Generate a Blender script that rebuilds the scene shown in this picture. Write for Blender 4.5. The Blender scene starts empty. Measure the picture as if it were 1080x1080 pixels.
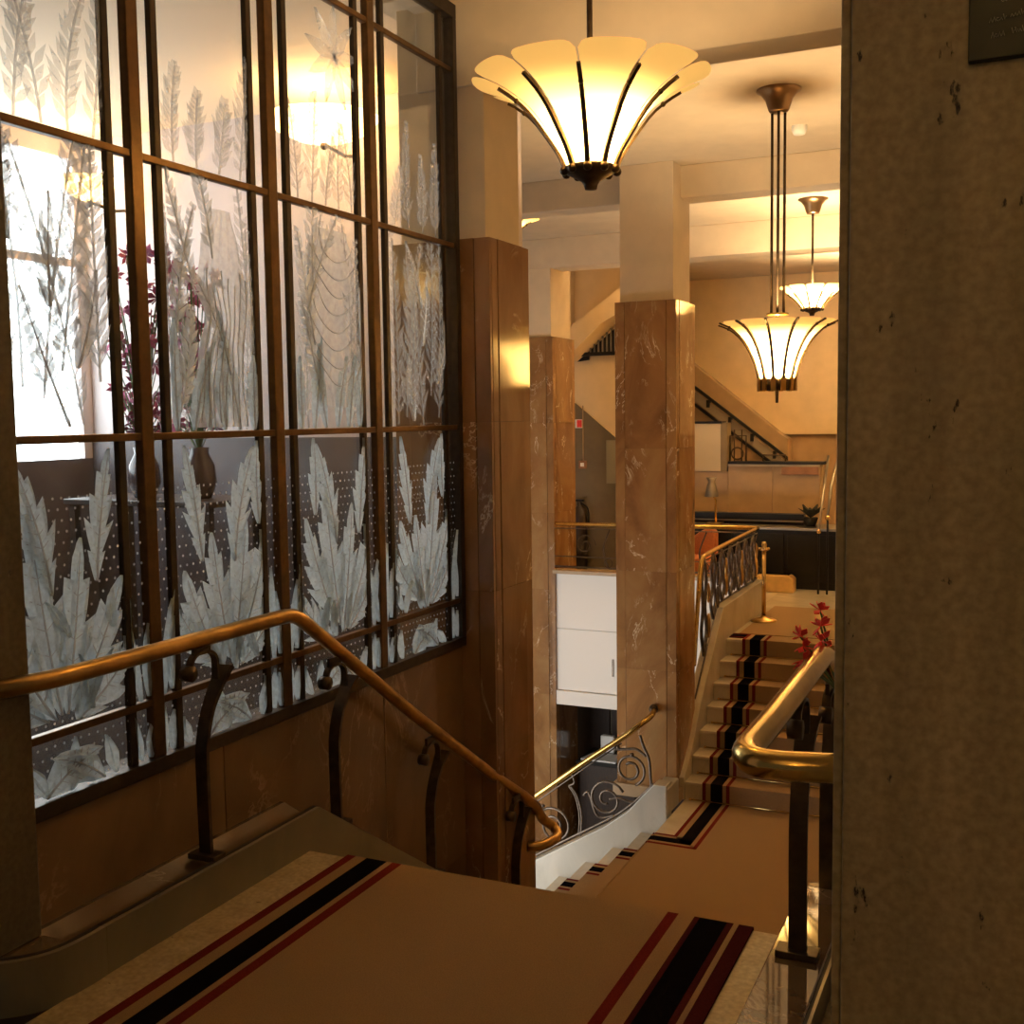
import bpy, bmesh, math, random
from mathutils import Vector, Matrix
random.seed(7)
PI = math.pi
S = bpy.context.scene
COL = S.collection

# ------------------------------------------------------------------ camera, world, exposure
cam_d = bpy.data.cameras.new('camera'); cam = bpy.data.objects.new('camera', cam_d); COL.objects.link(cam)
cam_d.sensor_width = 36.0; cam_d.lens = 1180 / 1080 * 36; cam_d.clip_start = 0.05
R0 = Vector((0.9080, 0.4187, -0.0137)); R1 = Vector((0.0231, -0.0822, -0.9963)); R2 = Vector((-0.4183, 0.9044, -0.0843))
Mx = Matrix((R0, -R1, -R2)).transposed().to_4x4()
Mx.translation = Vector((0, 0, 1.57)); cam.matrix_world = Mx
S.camera = cam
W = bpy.data.worlds.new('world'); S.world = W; W.use_nodes = True
W.node_tree.nodes['Background'].inputs[0].default_value = (1.0, 0.80, 0.55, 1)
W.node_tree.nodes['Background'].inputs[1].default_value = 0.05
S.view_settings.view_transform = 'Standard'; S.view_settings.look = 'None'
S.view_settings.gamma = 1; S.view_settings.use_curve_mapping = False
S.view_settings.exposure = 0.45
WARM = (1.0, 0.73, 0.405); DAY = (0.84, 0.94, 1.0)

def area(name, loc, rot, sx, sy, power, color):
    d = bpy.data.lights.new(name, 'AREA'); d.shape = 'RECTANGLE'; d.size = sx; d.size_y = sy
    d.energy = power; d.color = color
    o = bpy.data.objects.new(name, d); o.location = loc; o.rotation_euler = rot; COL.objects.link(o); return o
# added area light: assumed daylight from an unseen lobby entrance
area('assumed_entrance_daylight', (-5.6, 6.86, -1.9), (PI/2, 0, 0), 2.8, 2.6, 110, (1.0, .97, .92))

# ------------------------------------------------------------------ materials
MATS = {}
def new_mat(name):
    m = bpy.data.materials.new(name); m.use_nodes = True; MATS[name] = m
    nt = m.node_tree; return m, nt, nt.nodes, nt.links, nt.nodes['Principled BSDF']
def N(nodes, t, **kw):
    n = nodes.new(t)
    for k, v in kw.items(): setattr(n, k, v)
    return n
def coords(nodes, links, scale=(1, 1, 1), rnd=True):
    tc = N(nodes, 'ShaderNodeTexCoord'); mp = N(nodes, 'ShaderNodeMapping'); mp.inputs['Scale'].default_value = scale
    links.new(tc.outputs['Object'], mp.inputs['Vector'])
    if rnd:
        oi = N(nodes, 'ShaderNodeObjectInfo'); mu = N(nodes, 'ShaderNodeMath', operation='MULTIPLY'); mu.inputs[1].default_value = 37
        links.new(oi.outputs['Random'], mu.inputs[0]); links.new(mu.outputs[0], mp.inputs['Location'])
        return mp, oi
    return mp, None
def ramp(nodes, stops):
    r = N(nodes, 'ShaderNodeValToRGB'); e = r.color_ramp.elements
    while len(e) < len(stops): e.new(0.5)
    for i, (p, c) in enumerate(stops): e[i].position = p; e[i].color = (*c, 1)
    return r
def mix(nodes, links, fac, a, b, mode='MIX'):
    m = N(nodes, 'ShaderNodeMix', data_type='RGBA', blend_type=mode)
    for sock, v in ((m.inputs[0], fac), (m.inputs[6], a), (m.inputs[7], b)):
        if hasattr(v, 'is_linked') or isinstance(v, bpy.types.NodeSocket): links.new(v, sock)
        elif isinstance(v, (int, float)): sock.default_value = v
        else: sock.default_value = (*v, 1)
    return m.outputs[2]

def plain(name, col, rough=.5, metal=0, noise=0, nscale=20, bump=0, spec=.5, stretch=(1, 1, 1), rnd=False):
    m, nt, n, l, b = new_mat(name)
    b.inputs['Roughness'].default_value = rough; b.inputs['Metallic'].default_value = metal
    b.inputs['Specular IOR Level'].default_value = spec
    b.inputs['Base Color'].default_value = (*col, 1)
    if noise or bump:
        mp, _ = coords(n, l, stretch, rnd); t = N(n, 'ShaderNodeTexNoise'); t.inputs['Scale'].default_value = nscale; t.inputs['Detail'].default_value = 5
        l.new(mp.outputs[0], t.inputs['Vector'])
        if noise:
            r = ramp(n, [(.3, tuple(c * (1 - noise) for c in col)), (.7, tuple(min(1, c * (1 + noise)) for c in col))])
            l.new(t.outputs[0], r.inputs[0]); l.new(r.outputs[0], b.inputs['Base Color'])
        if bump:
            bp = N(n, 'ShaderNodeBump'); bp.inputs['Strength'].default_value = bump; bp.inputs['Distance'].default_value = .004
            l.new(t.outputs[0], bp.inputs['Height']); l.new(bp.outputs[0], b.inputs['Normal'])
    return m

def marble(name, c0, c1, c2, vein, vs=1.0, rough=.11, vamt=.8, scale=2.0, width=.012):
    m, nt, n, l, b = new_mat(name)
    mp, oi = coords(n, l, (1, 1, .6))
    t1 = N(n, 'ShaderNodeTexNoise'); t1.inputs['Scale'].default_value = scale; t1.inputs['Detail'].default_value = 8; t1.inputs['Roughness'].default_value = .62; t1.inputs['Distortion'].default_value = .8
    l.new(mp.outputs[0], t1.inputs['Vector'])
    r1 = ramp(n, [(.30, c0), (.5, c1), (.72, c2)]); l.new(t1.outputs[0], r1.inputs[0])
    t2 = N(n, 'ShaderNodeTexNoise'); t2.inputs['Scale'].default_value = 1.7 * vs; t2.inputs['Detail'].default_value = 9; t2.inputs['Roughness'].default_value = .6; t2.inputs['Distortion'].default_value = 1.4
    l.new(mp.outputs[0], t2.inputs['Vector'])
    s = N(n, 'ShaderNodeMath', operation='SUBTRACT'); s.inputs[1].default_value = .5; l.new(t2.outputs[0], s.inputs[0])
    ab = N(n, 'ShaderNodeMath', operation='ABSOLUTE'); l.new(s.outputs[0], ab.inputs[0])
    mr = N(n, 'ShaderNodeMapRange'); mr.inputs[1].default_value = 0; mr.inputs[2].default_value = width; mr.inputs[3].default_value = vamt; mr.inputs[4].default_value = 0
    l.new(ab.outputs[0], mr.inputs[0])
    t3 = N(n, 'ShaderNodeTexNoise'); t3.inputs['Scale'].default_value = 2.6 * vs; t3.inputs['Detail'].default_value = 3; l.new(mp.outputs[0], t3.inputs['Vector'])
    r3 = ramp(n, [(.5, (0, 0, 0)), (.64, (1, 1, 1))]); l.new(t3.outputs[0], r3.inputs[0])
    mu = N(n, 'ShaderNodeMath', operation='MULTIPLY'); l.new(mr.outputs[0], mu.inputs[0]); l.new(r3.outputs[0], mu.inputs[1])
    col = mix(n, l, mu.outputs[0], r1.outputs[0], vein)
    vr = N(n, 'ShaderNodeMapRange'); vr.inputs[3].default_value = .92; vr.inputs[4].default_value = 1.08; l.new(oi.outputs['Random'], vr.inputs[0])
    hs = N(n, 'ShaderNodeHueSaturation'); l.new(vr.outputs[0], hs.inputs['Value']); l.new(col, hs.inputs['Color'])
    l.new(hs.outputs[0], b.inputs['Base Color']); b.inputs['Roughness'].default_value = rough
    return m

def travertine(name, c0, c1, pit, rough=.45, pits=True):
    m, nt, n, l, b = new_mat(name)
    mp, _ = coords(n, l, (7, 7, .55), False)
    t1 = N(n, 'ShaderNodeTexNoise'); t1.inputs['Scale'].default_value = 1.6; t1.inputs['Detail'].default_value = 7; l.new(mp.outputs[0], t1.inputs['Vector'])
    r1 = ramp(n, [(.3, c0), (.7, c1)]); l.new(t1.outputs[0], r1.inputs[0])
    mp3, _ = coords(n, l, (1, 1, 1), False)
    t4 = N(n, 'ShaderNodeTexNoise'); t4.inputs['Scale'].default_value = 60; t4.inputs['Detail'].default_value = 4; l.new(mp3.outputs[0], t4.inputs['Vector'])
    r4 = ramp(n, [(.35, (.78, .78, .78)), (.65, (1.1, 1.1, 1.1))]); l.new(t4.outputs[0], r4.inputs[0])
    base = mix(n, l, 1.0, r1.outputs[0], r4.outputs[0], 'MULTIPLY')
    if pits:
        mp2, _ = coords(n, l, (15, 15, 5.5), False)
        t2 = N(n, 'ShaderNodeTexNoise'); t2.inputs['Scale'].default_value = 2.2; t2.inputs['Detail'].default_value = 5; t2.inputs['Roughness'].default_value = .65; l.new(mp2.outputs[0], t2.inputs['Vector'])
        r2 = ramp(n, [(.665, (0, 0, 0)), (.70, (1, 1, 1))]); l.new(t2.outputs[0], r2.inputs[0])
        base = mix(n, l, r2.outputs[0], base, pit)
        bp = N(n, 'ShaderNodeBump'); bp.invert = True; bp.inputs['Distance'].default_value = .004; l.new(r2.outputs[0], bp.inputs['Height']); l.new(bp.outputs[0], b.inputs['Normal'])
    l.new(base, b.inputs['Base Color']); b.inputs['Roughness'].default_value = rough
    return m

plaster = plain('plaster', (.62, .51, .37), .75, noise=.05, nscale=6, bump=.08)
plaster_o = plain('plaster_ochre', (.78, .59, .34), .75, noise=.06, nscale=4, bump=.08)
rose = marble('rose_marble', (.155, .078, .034), (.225, .118, .056), (.29, .165, .088), (.75, .58, .42), width=.010)
rose2 = marble('amber_marble', (.17, .080, .030), (.275, .142, .056), (.36, .215, .090), (.78, .64, .46), vs=1.5, width=.011)
wallm = marble('wall_marble', (.140, .078, .036), (.19, .110, .053), (.235, .142, .071), (.55, .36, .22), rough=.22, vamt=.35, scale=1.2)
cream = marble('cream_marble', (.42, .36, .25), (.50, .43, .31), (.58, .51, .39), (.30, .22, .13), rough=.2, vamt=.25)
greym = marble('grey_marble', (.33, .31, .26), (.39, .37, .32), (.46, .43, .37), (.2, .17, .12), rough=.3, vamt=.35)
skirtm = marble('skirt_marble', (.15, .125, .08), (.19, .16, .10), (.23, .19, .125), (.2, .15, .1), rough=.28, vamt=.2)
ledgem = marble('polished_ledge_marble', (.12, .07, .035), (.16, .098, .052), (.21, .135, .075), (.6, .45, .3), rough=.04, vamt=.3)
ledgem.node_tree.nodes['Principled BSDF'].inputs['IOR'].default_value = 2.5
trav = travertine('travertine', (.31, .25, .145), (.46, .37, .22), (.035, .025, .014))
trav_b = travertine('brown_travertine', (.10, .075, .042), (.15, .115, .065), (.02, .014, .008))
travf = travertine('travertine_floor', (.34, .26, .14), (.46, .36, .21), (.09, .05, .025))
carpet_m = plain('carpet_tan', (.25, .158, .076), .95, noise=.16, nscale=260, bump=.5, spec=.1)
c_red = plain('carpet_red', (.115, .014, .013), .95, noise=.25, nscale=300, bump=.4, spec=0)
c_mar = plain('carpet_maroon', (.050, .010, .011), .95, noise=.25, nscale=300, bump=.4, spec=0)
c_blk = plain('carpet_black', (.0045, .004, .005), .95, noise=.3, nscale=300, bump=.4, spec=0)
brass = plain('brass', (.62, .42, .13), .2, 1, noise=.15, nscale=14)
brass_d = plain('aged_brass', (.46, .28, .09), .3, 1, noise=.25, nscale=14)
brass_sat = plain('satin_brass', (.85, .60, .25), .5, 1, noise=.1, nscale=9)
brass_pol = plain('polished_brass', (.72, .50, .20), .14, 1, noise=.1, nscale=9)
canopy_m = plain('brown_bronze', (.26, .165, .09), .32, .9, noise=.15, nscale=12)
bronze = plain('dark_bronze', (.075, .048, .026), .42, .75, noise=.3, nscale=25)
iron = plain('wrought_iron', (.13, .105, .085), .38, .8, noise=.3, nscale=40)
frame_m = plain('window_bronze', (.045, .030, .018), .42, .5, noise=.25, nscale=30)
mull_m = plain('mullion_bronze', (.13, .070, .028), .34, .7, noise=.2, nscale=30)
white_p = plain('white_panel', (.80, .77, .73), .45)
black_l = plain('black_lacquer', (.008, .007, .006), .45, spec=.3)
plant_m = plain('dark_foliage', (.012, .016, .009), .7)
board_m = plain('cream_board', (.56, .46, .31), .6)
olive_p = plain('olive_paper', (.30, .26, .17), .7)
band_m = plain('pale_metal_band', (.42, .36, .27), .45, .3)
vase_m = plain('smoked_vase', (.06, .045, .05), .2)
darkwood = plain('dark_wood', (.030, .016, .011), .4, noise=.3, nscale=8, stretch=(6, 6, 1))
wood_m = plain('brown_wood', (.33, .15, .06), .45, noise=.25, nscale=10)
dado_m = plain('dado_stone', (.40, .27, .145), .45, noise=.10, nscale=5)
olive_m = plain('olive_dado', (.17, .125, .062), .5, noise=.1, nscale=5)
paper = plain('paper', (.85, .84, .80), .7)
red_m = plain('red_petal', (.85, .05, .045), .55, noise=.2, nscale=30)
mag_m = plain('magenta_petal', (.30, .045, .13), .6, noise=.25, nscale=30)
green_m = plain('leaf_green', (.05, .10, .03), .5, noise=.3, nscale=20)
orange_m = plain('orange_fabric', (.42, .13, .035), .8, noise=.2, nscale=60)
sign_m = plain('sign_green', (.017, .021, .011), .45, noise=.2, nscale=12)
chalk = plain('chalk_ink', (.30, .30, .25), .8)
dark_m = plain('dark_joint', (.018, .010, .006), .6)
steel = plain('steel_strip', (.32, .29, .24), .35, .9)
rear_wall = plain('rear_wall_plaster', (.58, .52, .52), .7, noise=.08, nscale=3)
rear_dado = plain('rear_dado', (.085, .070, .075), .5, noise=.3, nscale=3)
rear_floor_m = plain('rear_floor', (.03, .025, .025), .9, noise=.3, nscale=5, spec=.1)
rear_ceil = plain('rear_ceiling_plaster', (.78, .62, .44), .75)

def glass_mat():
    m, nt, n, l, b = new_mat('clear_glass'); n.remove(b); out = n['Material Output']
    tr = N(n, 'ShaderNodeBsdfTransparent'); tr.inputs[0].default_value = (.93, .94, .93, 1)
    gl = N(n, 'ShaderNodeBsdfGlossy'); gl.inputs['Roughness'].default_value = .06
    lw = N(n, 'ShaderNodeLayerWeight'); lw.inputs[0].default_value = .5
    pw4 = N(n, 'ShaderNodeMath', operation='POWER'); l.new(lw.outputs['Facing'], pw4.inputs[0]); pw4.inputs[1].default_value = 4
    fr = N(n, 'ShaderNodeMath', operation='MULTIPLY_ADD'); l.new(pw4.outputs[0], fr.inputs[0]); fr.inputs[1].default_value = .9; fr.inputs[2].default_value = .045
    mp, _ = coords(n, l, (1, 1, 1), False); t = N(n, 'ShaderNodeTexNoise'); t.inputs['Scale'].default_value = 18; l.new(mp.outputs[0], t.inputs['Vector'])
    bp = N(n, 'ShaderNodeBump'); bp.inputs['Strength'].default_value = .25; bp.inputs['Distance'].default_value = .004; l.new(t.outputs[0], bp.inputs['Height'])
    l.new(bp.outputs[0], gl.inputs['Normal'])
    mx = N(n, 'ShaderNodeMixShader'); l.new(fr.outputs[0], mx.inputs[0]); l.new(tr.outputs[0], mx.inputs[1]); l.new(gl.outputs[0], mx.inputs[2])
    l.new(mx.outputs[0], out.inputs[0]); return m
def etched_mat(name, col, clear, gloss=.12, scale=70):
    m, nt, n, l, b = new_mat(name); n.remove(b); out = n['Material Output']
    mp, _ = coords(n, l, (1, 1, 1), True); t = N(n, 'ShaderNodeTexNoise'); t.inputs['Scale'].default_value = scale; t.inputs['Detail'].default_value = 4; l.new(mp.outputs[0], t.inputs['Vector'])
    bp = N(n, 'ShaderNodeBump'); bp.inputs['Strength'].default_value = .7; bp.inputs['Distance'].default_value = .006; l.new(t.outputs[0], bp.inputs['Height'])
    r = ramp(n, [(.3, tuple(c * .78 for c in col)), (.7, col)]); l.new(t.outputs[0], r.inputs[0])
    tl = N(n, 'ShaderNodeBsdfTranslucent'); l.new(r.outputs[0], tl.inputs[0]); l.new(bp.outputs[0], tl.inputs['Normal'])
    df = N(n, 'ShaderNodeBsdfDiffuse'); l.new(r.outputs[0], df.inputs[0])
    gl = N(n, 'ShaderNodeBsdfGlossy'); gl.inputs['Roughness'].default_value = .2; l.new(bp.outputs[0], gl.inputs['Normal'])
    tr = N(n, 'ShaderNodeBsdfTransparent')
    def ms(f, a, b2):
        x = N(n, 'ShaderNodeMixShader'); x.inputs[0].default_value = f; l.new(a.outputs[0], x.inputs[1]); l.new(b2.outputs[0], x.inputs[2]); return x
    x = ms(.35, tl, df); x = ms(gloss, x, gl); x = ms(clear, x, tr)
    l.new(x.outputs[0], out.inputs[0]); return m
glass = glass_mat()
etch = etched_mat('etched_glass', (.77, .87, .92), .12)
etch_l = etched_mat('lightly_etched_glass', (.94, .93, .90), .62, .3)
etch_b = etched_mat('clear_etched_glass', (.92, .94, .95), .32, .2)
etch_r = etched_mat('robe_relief_glass', (.93, .92, .88), .38, .3, 45)
etch_v = etched_mat('cut_glass_vein', (.98, .98, .98), .25, .4)

def shade_mat(name, emis, tcol, ecol):
    m, nt, n, l, b = new_mat(name); n.remove(b); out = n['Material Output']
    tl = N(n, 'ShaderNodeBsdfTranslucent'); tl.inputs[0].default_value = (*tcol, 1)
    df = N(n, 'ShaderNodeBsdfDiffuse'); df.inputs[0].default_value = (.85, .66, .36, 1)
    em = N(n, 'ShaderNodeEmission'); em.inputs[0].default_value = (*ecol, 1); em.inputs[1].default_value = emis
    x = N(n, 'ShaderNodeMixShader'); x.inputs[0].default_value = .3; l.new(tl.outputs[0], x.inputs[1]); l.new(df.outputs[0], x.inputs[2])
    a = N(n, 'ShaderNodeAddShader'); l.new(x.outputs[0], a.inputs[0]); l.new(em.outputs[0], a.inputs[1])
    l.new(a.outputs[0], out.inputs[0]); return m
shade = shade_mat('amber_lamp_glass', .30, (.97, .74, .34), (1.0, .62, .17))
glow = shade_mat('glowing_sconce_glass', 5, (.9, .7, .4), (1.0, .66, .25))

# ------------------------------------------------------------------ mesh helpers
class MB:
    def __init__(s): s.v = []; s.f = []
    def add(s, v, f):
        o = len(s.v); s.v += [tuple(p) for p in v]; s.f += [tuple(i + o for i in q) for q in f]; return s
    def box(s, x0, x1, y0, y1, z0, z1):
        v = [(x0, y0, z0), (x1, y0, z0), (x1, y1, z0), (x0, y1, z0), (x0, y0, z1), (x1, y0, z1), (x1, y1, z1), (x0, y1, z1)]
        return s.add(v, [(0, 3, 2, 1), (4, 5, 6, 7), (0, 1, 5, 4), (1, 2, 6, 5), (2, 3, 7, 6), (3, 0, 4, 7)])
    def prism(s, pts, axis, a, b):
        """polygon pts extruded along axis from a to b; pts are the two other coordinates in xyz order"""
        def P(p, t): return {'x': (t, p[0], p[1]), 'y': (p[0], t, p[1]), 'z': (p[0], p[1], t)}[axis]
        n = len(pts); v = [P(p, a) for p in pts] + [P(p, b) for p in pts]
        return s.add(v, [tuple(range(n)), tuple(range(2 * n - 1, n - 1, -1))] + [(i, i + n, (i + 1) % n + n, (i + 1) % n) for i in range(n)])
    def tube(s, path, r, sides=8, closed=False, flat=None, up=None):
        """sweep; r may be a list; flat=(w,t) makes a flat bar with w along `up` side vector"""
        path = [Vector(p) for p in path]; n = len(path); rings = []; prev = None
        for i in range(n):
            if closed: t = path[(i + 1) % n] - path[i - 1]
            else: t = path[min(i + 1, n - 1)] - path[max(i - 1, 0)]
            t.normalize()
            if up is not None: a = Vector(up) - t * t.dot(Vector(up))
            elif prev is None: a = t.cross(Vector((.31, .52, .79)))
            else: a = prev - t * prev.dot(t)
            a.normalize(); prev = a; b = t.cross(a)
            rr = r[i] if isinstance(r, (list, tuple)) else r
            ring = []
            if flat:
                w, th = flat[0] * rr, flat[1]
                ring = [path[i] + a * w / 2 * p + b * th / 2 * q for p, q in ((1, 1), (-1, 1), (-1, -1), (1, -1))]
            else:
                ring = [path[i] + (a * math.cos(2 * PI * k / sides) + b * math.sin(2 * PI * k / sides)) * rr for k in range(sides)]
            rings.append(ring)
        m = len(rings[0]); o = [p for g in rings for p in g]; f = []
        for i in range(n if closed else n - 1):
            j = (i + 1) % n
            for k in range(m): f.append((i * m + k, i * m + (k + 1) % m, j * m + (k + 1) % m, j * m + k))
        if not closed: f += [tuple(range(m - 1, -1, -1)), tuple(range((n - 1) * m, n * m))]
        return s.add(o, f)
    def lathe(s, prof, cx, cy, seg=24, cap=True):
        n = len(prof); v = []; f = []
        for k in range(seg):
            a = 2 * PI * k / seg
            v += [(cx + r * math.cos(a), cy + r * math.sin(a), z) for r, z in prof]
        for k in range(seg):
            j = (k + 1) % seg
            for i in range(n - 1): f.append((k * n + i, j * n + i, j * n + i + 1, k * n + i + 1))
        if cap:
            f.append(tuple(k * n for k in range(seg - 1, -1, -1))); f.append(tuple(k * n + n - 1 for k in range(seg)))
        return s.add(v, f)
    def ball(s, c, r, sx=1, sy=1, sz=1, seg=10, rings=6):
        c = Vector(c); v = [c + Vector((0, 0, -r * sz))]; f = []
        for i in range(1, rings):
            t = -PI / 2 + PI * i / rings
            for k in range(seg): v.append(c + Vector((r * sx * math.cos(t) * math.cos(2 * PI * k / seg), r * sy * math.cos(t) * math.sin(2 * PI * k / seg), r * sz * math.sin(t))))
        v.append(c + Vector((0, 0, r * sz))); L = len(v) - 1
        for k in range(seg):
            j = (k + 1) % seg; f.append((0, 1 + j, 1 + k)); f.append((L, L - seg + k, L - seg + j))
            for i in range(rings - 2): a = 1 + i * seg; f.append((a + k, a + j, a + seg + j, a + seg + k))
        return s.add(v, f)
    def build(s, name, mat, parent=None, smooth=False, bevel=0, solid=0):
        me = bpy.data.meshes.new(name)
        off = Vector((0, 0, 0)); p = parent
        while p is not None: off += p.location; p = p.parent
        me.from_pydata([Vector(v) - off for v in s.v], [], s.f)
        bm = bmesh.new(); bm.from_mesh(me); bmesh.ops.recalc_face_normals(bm, faces=bm.faces); bm.to_mesh(me); bm.free()
        if smooth:
            for q in me.polygons: q.use_smooth = True
        me.materials.append(mat)
        o = bpy.data.objects.new(name, me); COL.objects.link(o); o.parent = parent
        if solid:
            md = o.modifiers.new('thick', 'SOLIDIFY'); md.thickness = solid; md.offset = 0
        if bevel:
            md = o.modifiers.new('bevel', 'BEVEL'); md.width = bevel; md.segments = 2; md.limit_method = 'ANGLE'
        return o
def B(*a): return MB().box(*a)
def tag(o, label, cat, group=None):
    o['label'] = label; o['category'] = cat
    if group: o['group'] = group
    return o
def thing(name, loc, label, cat, group=None):
    o = bpy.data.objects.new(name, None); o.location = loc; o.empty_display_size = .1; COL.objects.link(o); return tag(o, label, cat, group)
def struct(o, label=None):
    o['kind'] = 'structure'
    if label: o['label'] = label
    return o
def sroot(name, loc=(0, 0, 0), label=None):
    o = bpy.data.objects.new(name, None); o.location = loc; o.empty_display_size = .1; COL.objects.link(o); return struct(o, label)
def bez(p0, p1, p2, p3, n=10):
    p0, p1, p2, p3 = map(Vector, (p0, p1, p2, p3)); out = []
    for i in range(n + 1):
        t = i / n; out.append(p0 * (1 - t) ** 3 + p1 * 3 * t * (1 - t) ** 2 + p2 * 3 * t * t * (1 - t) + p3 * t ** 3)
    return out
def smooth_path(pts, n=6):
    pts = [Vector(p) for p in pts]; out = []
    for i in range(len(pts) - 1):
        p0, p1, p2, p3 = pts[max(i - 1, 0)], pts[i], pts[i + 1], pts[min(i + 2, len(pts) - 1)]
        for k in range(n):
            t = k / n
            out.append(.5 * ((2 * p1) + (p2 - p0) * t + (2 * p0 - 5 * p1 + 4 * p2 - p3) * t * t + (3 * p1 - p0 - 3 * p2 + p3) * t ** 3))
    return out + [pts[-1]]

# ------------------------------------------------------------------ levels
LZ, UZ, FZ = -1.65, -.545, -3.6      # half landing, upper landing, lobby floor
CZ = 3.6                              # ceiling

# ------------------------------------------------------------------ large structure
fl = sroot('floor', (0, 0, 0), 'stone and carpet floors of the stairwell and lobby')
B(-2.36, 3, -3, 3.29, -.2, 0).build('landing_slab', travf, fl)
B(-2.56, -.4, 5.5, 8.93, LZ - .2, LZ).build('half_landing_slab', cream, fl)
B(-2.66, .6, 10.33, 17, UZ - .3, UZ).build('upper_landing_slab', cream, fl)
B(-8, -2.66, 12.02, 17, UZ - .3, UZ).build('gallery_slab', cream, fl)
B(-8, .6, 6.72, 17, FZ - .2, FZ).build('lobby_floor_slab', travf, fl)
B(-6.6, -2.75, -.5, 4.9, -.2, 0).build('rear_room_floor_slab', rear_floor_m, fl)
B(-6.6, -3.0, 4.9, 6.7, -.2, 0).build('rear_room_floor_slab', rear_floor_m, fl)
ce = sroot('ceiling', (0, 0, 0), 'cream plaster ceilings of the stairwell')
B(-2.75, 3, -3, 4.9, 3.56, 3.8).build('near_ceiling', plaster, ce)
B(-2.99, .6, 4.9, 6.7, CZ, 3.8).build('hall_ceiling', plaster, ce)
B(-8, .6, 6.7, 17, CZ, 3.8).build('hall_ceiling', plaster, ce)
B(-6.6, -2.75, -.5, 4.9, 3.70, 3.95).build('rear_room_ceiling', rear_ceil, ce)
B(-6.6, -3.0, 4.9, 6.7, 3.70, 3.95).build('rear_room_ceiling', rear_ceil, ce)
B(-8, -2.66, 12.1, 17, -1.80, -1.7).build('lobby_ceiling', plaster, ce)
def beam(y0, y1, z0, label):
    b = B(-8 if y0 > 6 else -2.75, .6, y0, y1, z0, CZ).build('ceiling_beam', plaster, None, bevel=.006); struct(b, label); return b
beam(4.9, 5.13, 3.15, 'nearest cream ceiling beam above the top of the stairs')
beam(9.08, 9.36, 3.34, 'cream ceiling beam over the free-standing marble column')
beam(12.0, 12.4, 3.27, 'farthest cream ceiling beam in front of the lit hall wall')

struct(B(-.38, -.2, 2.6, 9.0, FZ, CZ).build('wall_right', plaster), 'plaster wall hidden behind the right pillar')
struct(B(.6, .8, 9.0, 17, FZ, CZ).build('wall_hall_right', plaster))
struct(B(-8.2, -8, 6.72, 17, FZ, CZ).build('wall_hall_left', plaster))
struct(B(-3.8, .8, 16.95, 17.2, FZ, CZ).build('wall_back', plaster_o), 'ochre plaster wall at the far end of the hall')

# rear room behind the glass screen
rr = sroot('wall_rear_room', (0, 0, 0), 'walls of the room seen through the etched glass screen')
B(-6.8, -3.0, 6.55, 6.7, 1.45, 3.71).build('upper_wall', rear_wall, rr)
B(-6.8, -3.0, 6.53, 6.72, 0, 1.45).build('wainscot', rear_dado, rr)
B(-6.8, -6.6, -.5, 6.7, 0, 1.3).build('street_wall_apron', rear_dado, rr)
B(-6.8, -6.6, -.5, 6.7, 3.55, 3.72).build('street_wall_head', rear_wall, rr)
B(-6.8, -6.6, 6.45, 6.55, 1.3, 3.55).build('street_wall_pier', rear_wall, rr)
B(-6.8, -6.6, -.5, 4.05, 1.3, 3.55).build('street_wall_pier', rear_wall, rr)
B(-6.6, -2.8, -.7, -.5, 0, 3.85).build('side_wall', rear_wall, rr)
sw = sroot('window_3', (-6.65, 5.25, 1.1), 'bright street window of the room behind the screen')
sky_m, _nt, _n, _l, _b = new_mat('bright_sky_pane')
_b.inputs['Base Color'].default_value = (.8, .85, .9, 1); _b.inputs['Emission Color'].default_value = (*DAY, 1); _b.inputs['Emission Strength'].default_value = 5.5
for y0, y1 in ((4.05, 4.85), (4.85, 5.65), (5.65, 6.45)):
    B(-6.68, -6.66, y0, y1, 1.3, 3.55).build('pane', sky_m, sw)
for y in (4.85, 5.65): B(-6.70, -6.62, y - .03, y + .03, 1.3, 3.55).build('mullion', rear_wall, sw)
B(-6.70, -6.62, 4.05, 6.45, 2.75, 2.81).build('transom', rear_wall, sw)
# assumed lobby entrance below that room, added unseen to go with its daylight
en = sroot('window_2_assumed', (-5.6, 6.8, FZ), 'assumed glazed entrance of the lobby, added unseen behind the stair wall')
B(-8, -7.05, 6.74, 6.84, FZ, -.2).build('pier', plaster, en); B(-4.15, -3.0, 6.60, 6.70, FZ, -.2).build('pier', plaster, en)
for x in (-7.0, -6.3, -5.6, -4.9, -4.2): B(x - .03, x + .03, 6.76, 6.82, FZ, -.6).build('mullion', frame_m, en)
struct(B(-3.08, -2.98, 5.30, 6.56, FZ, CZ).build('wall_stair_side', plaster), 'wall between pilaster and lower flight')

# window wall below and above the glass screen
ww = sroot('wall_left', (-2.6, 3.5, 0), 'brown marble wall under the etched glass screen')
B(-2.75, -2.56, 2.0, 4.9, LZ, .44).build('core', dark_m, ww)
B(-2.75, -2.56, 2.0, 4.9, 3.52, 3.8).build('head', plaster, ww)
ys = [2.0, 3.05, 4.12, 4.875]
for i in range(3):
    B(-2.56, -2.535, ys[i] + .002, ys[i + 1] - .002, -.62, .44).build('marble_panel', wallm, ww, bevel=.002)
    B(-2.56, -2.535, ys[i] + .002, ys[i + 1] - .002, LZ, -.624).build('marble_panel', wallm, ww, bevel=.002)

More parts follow.
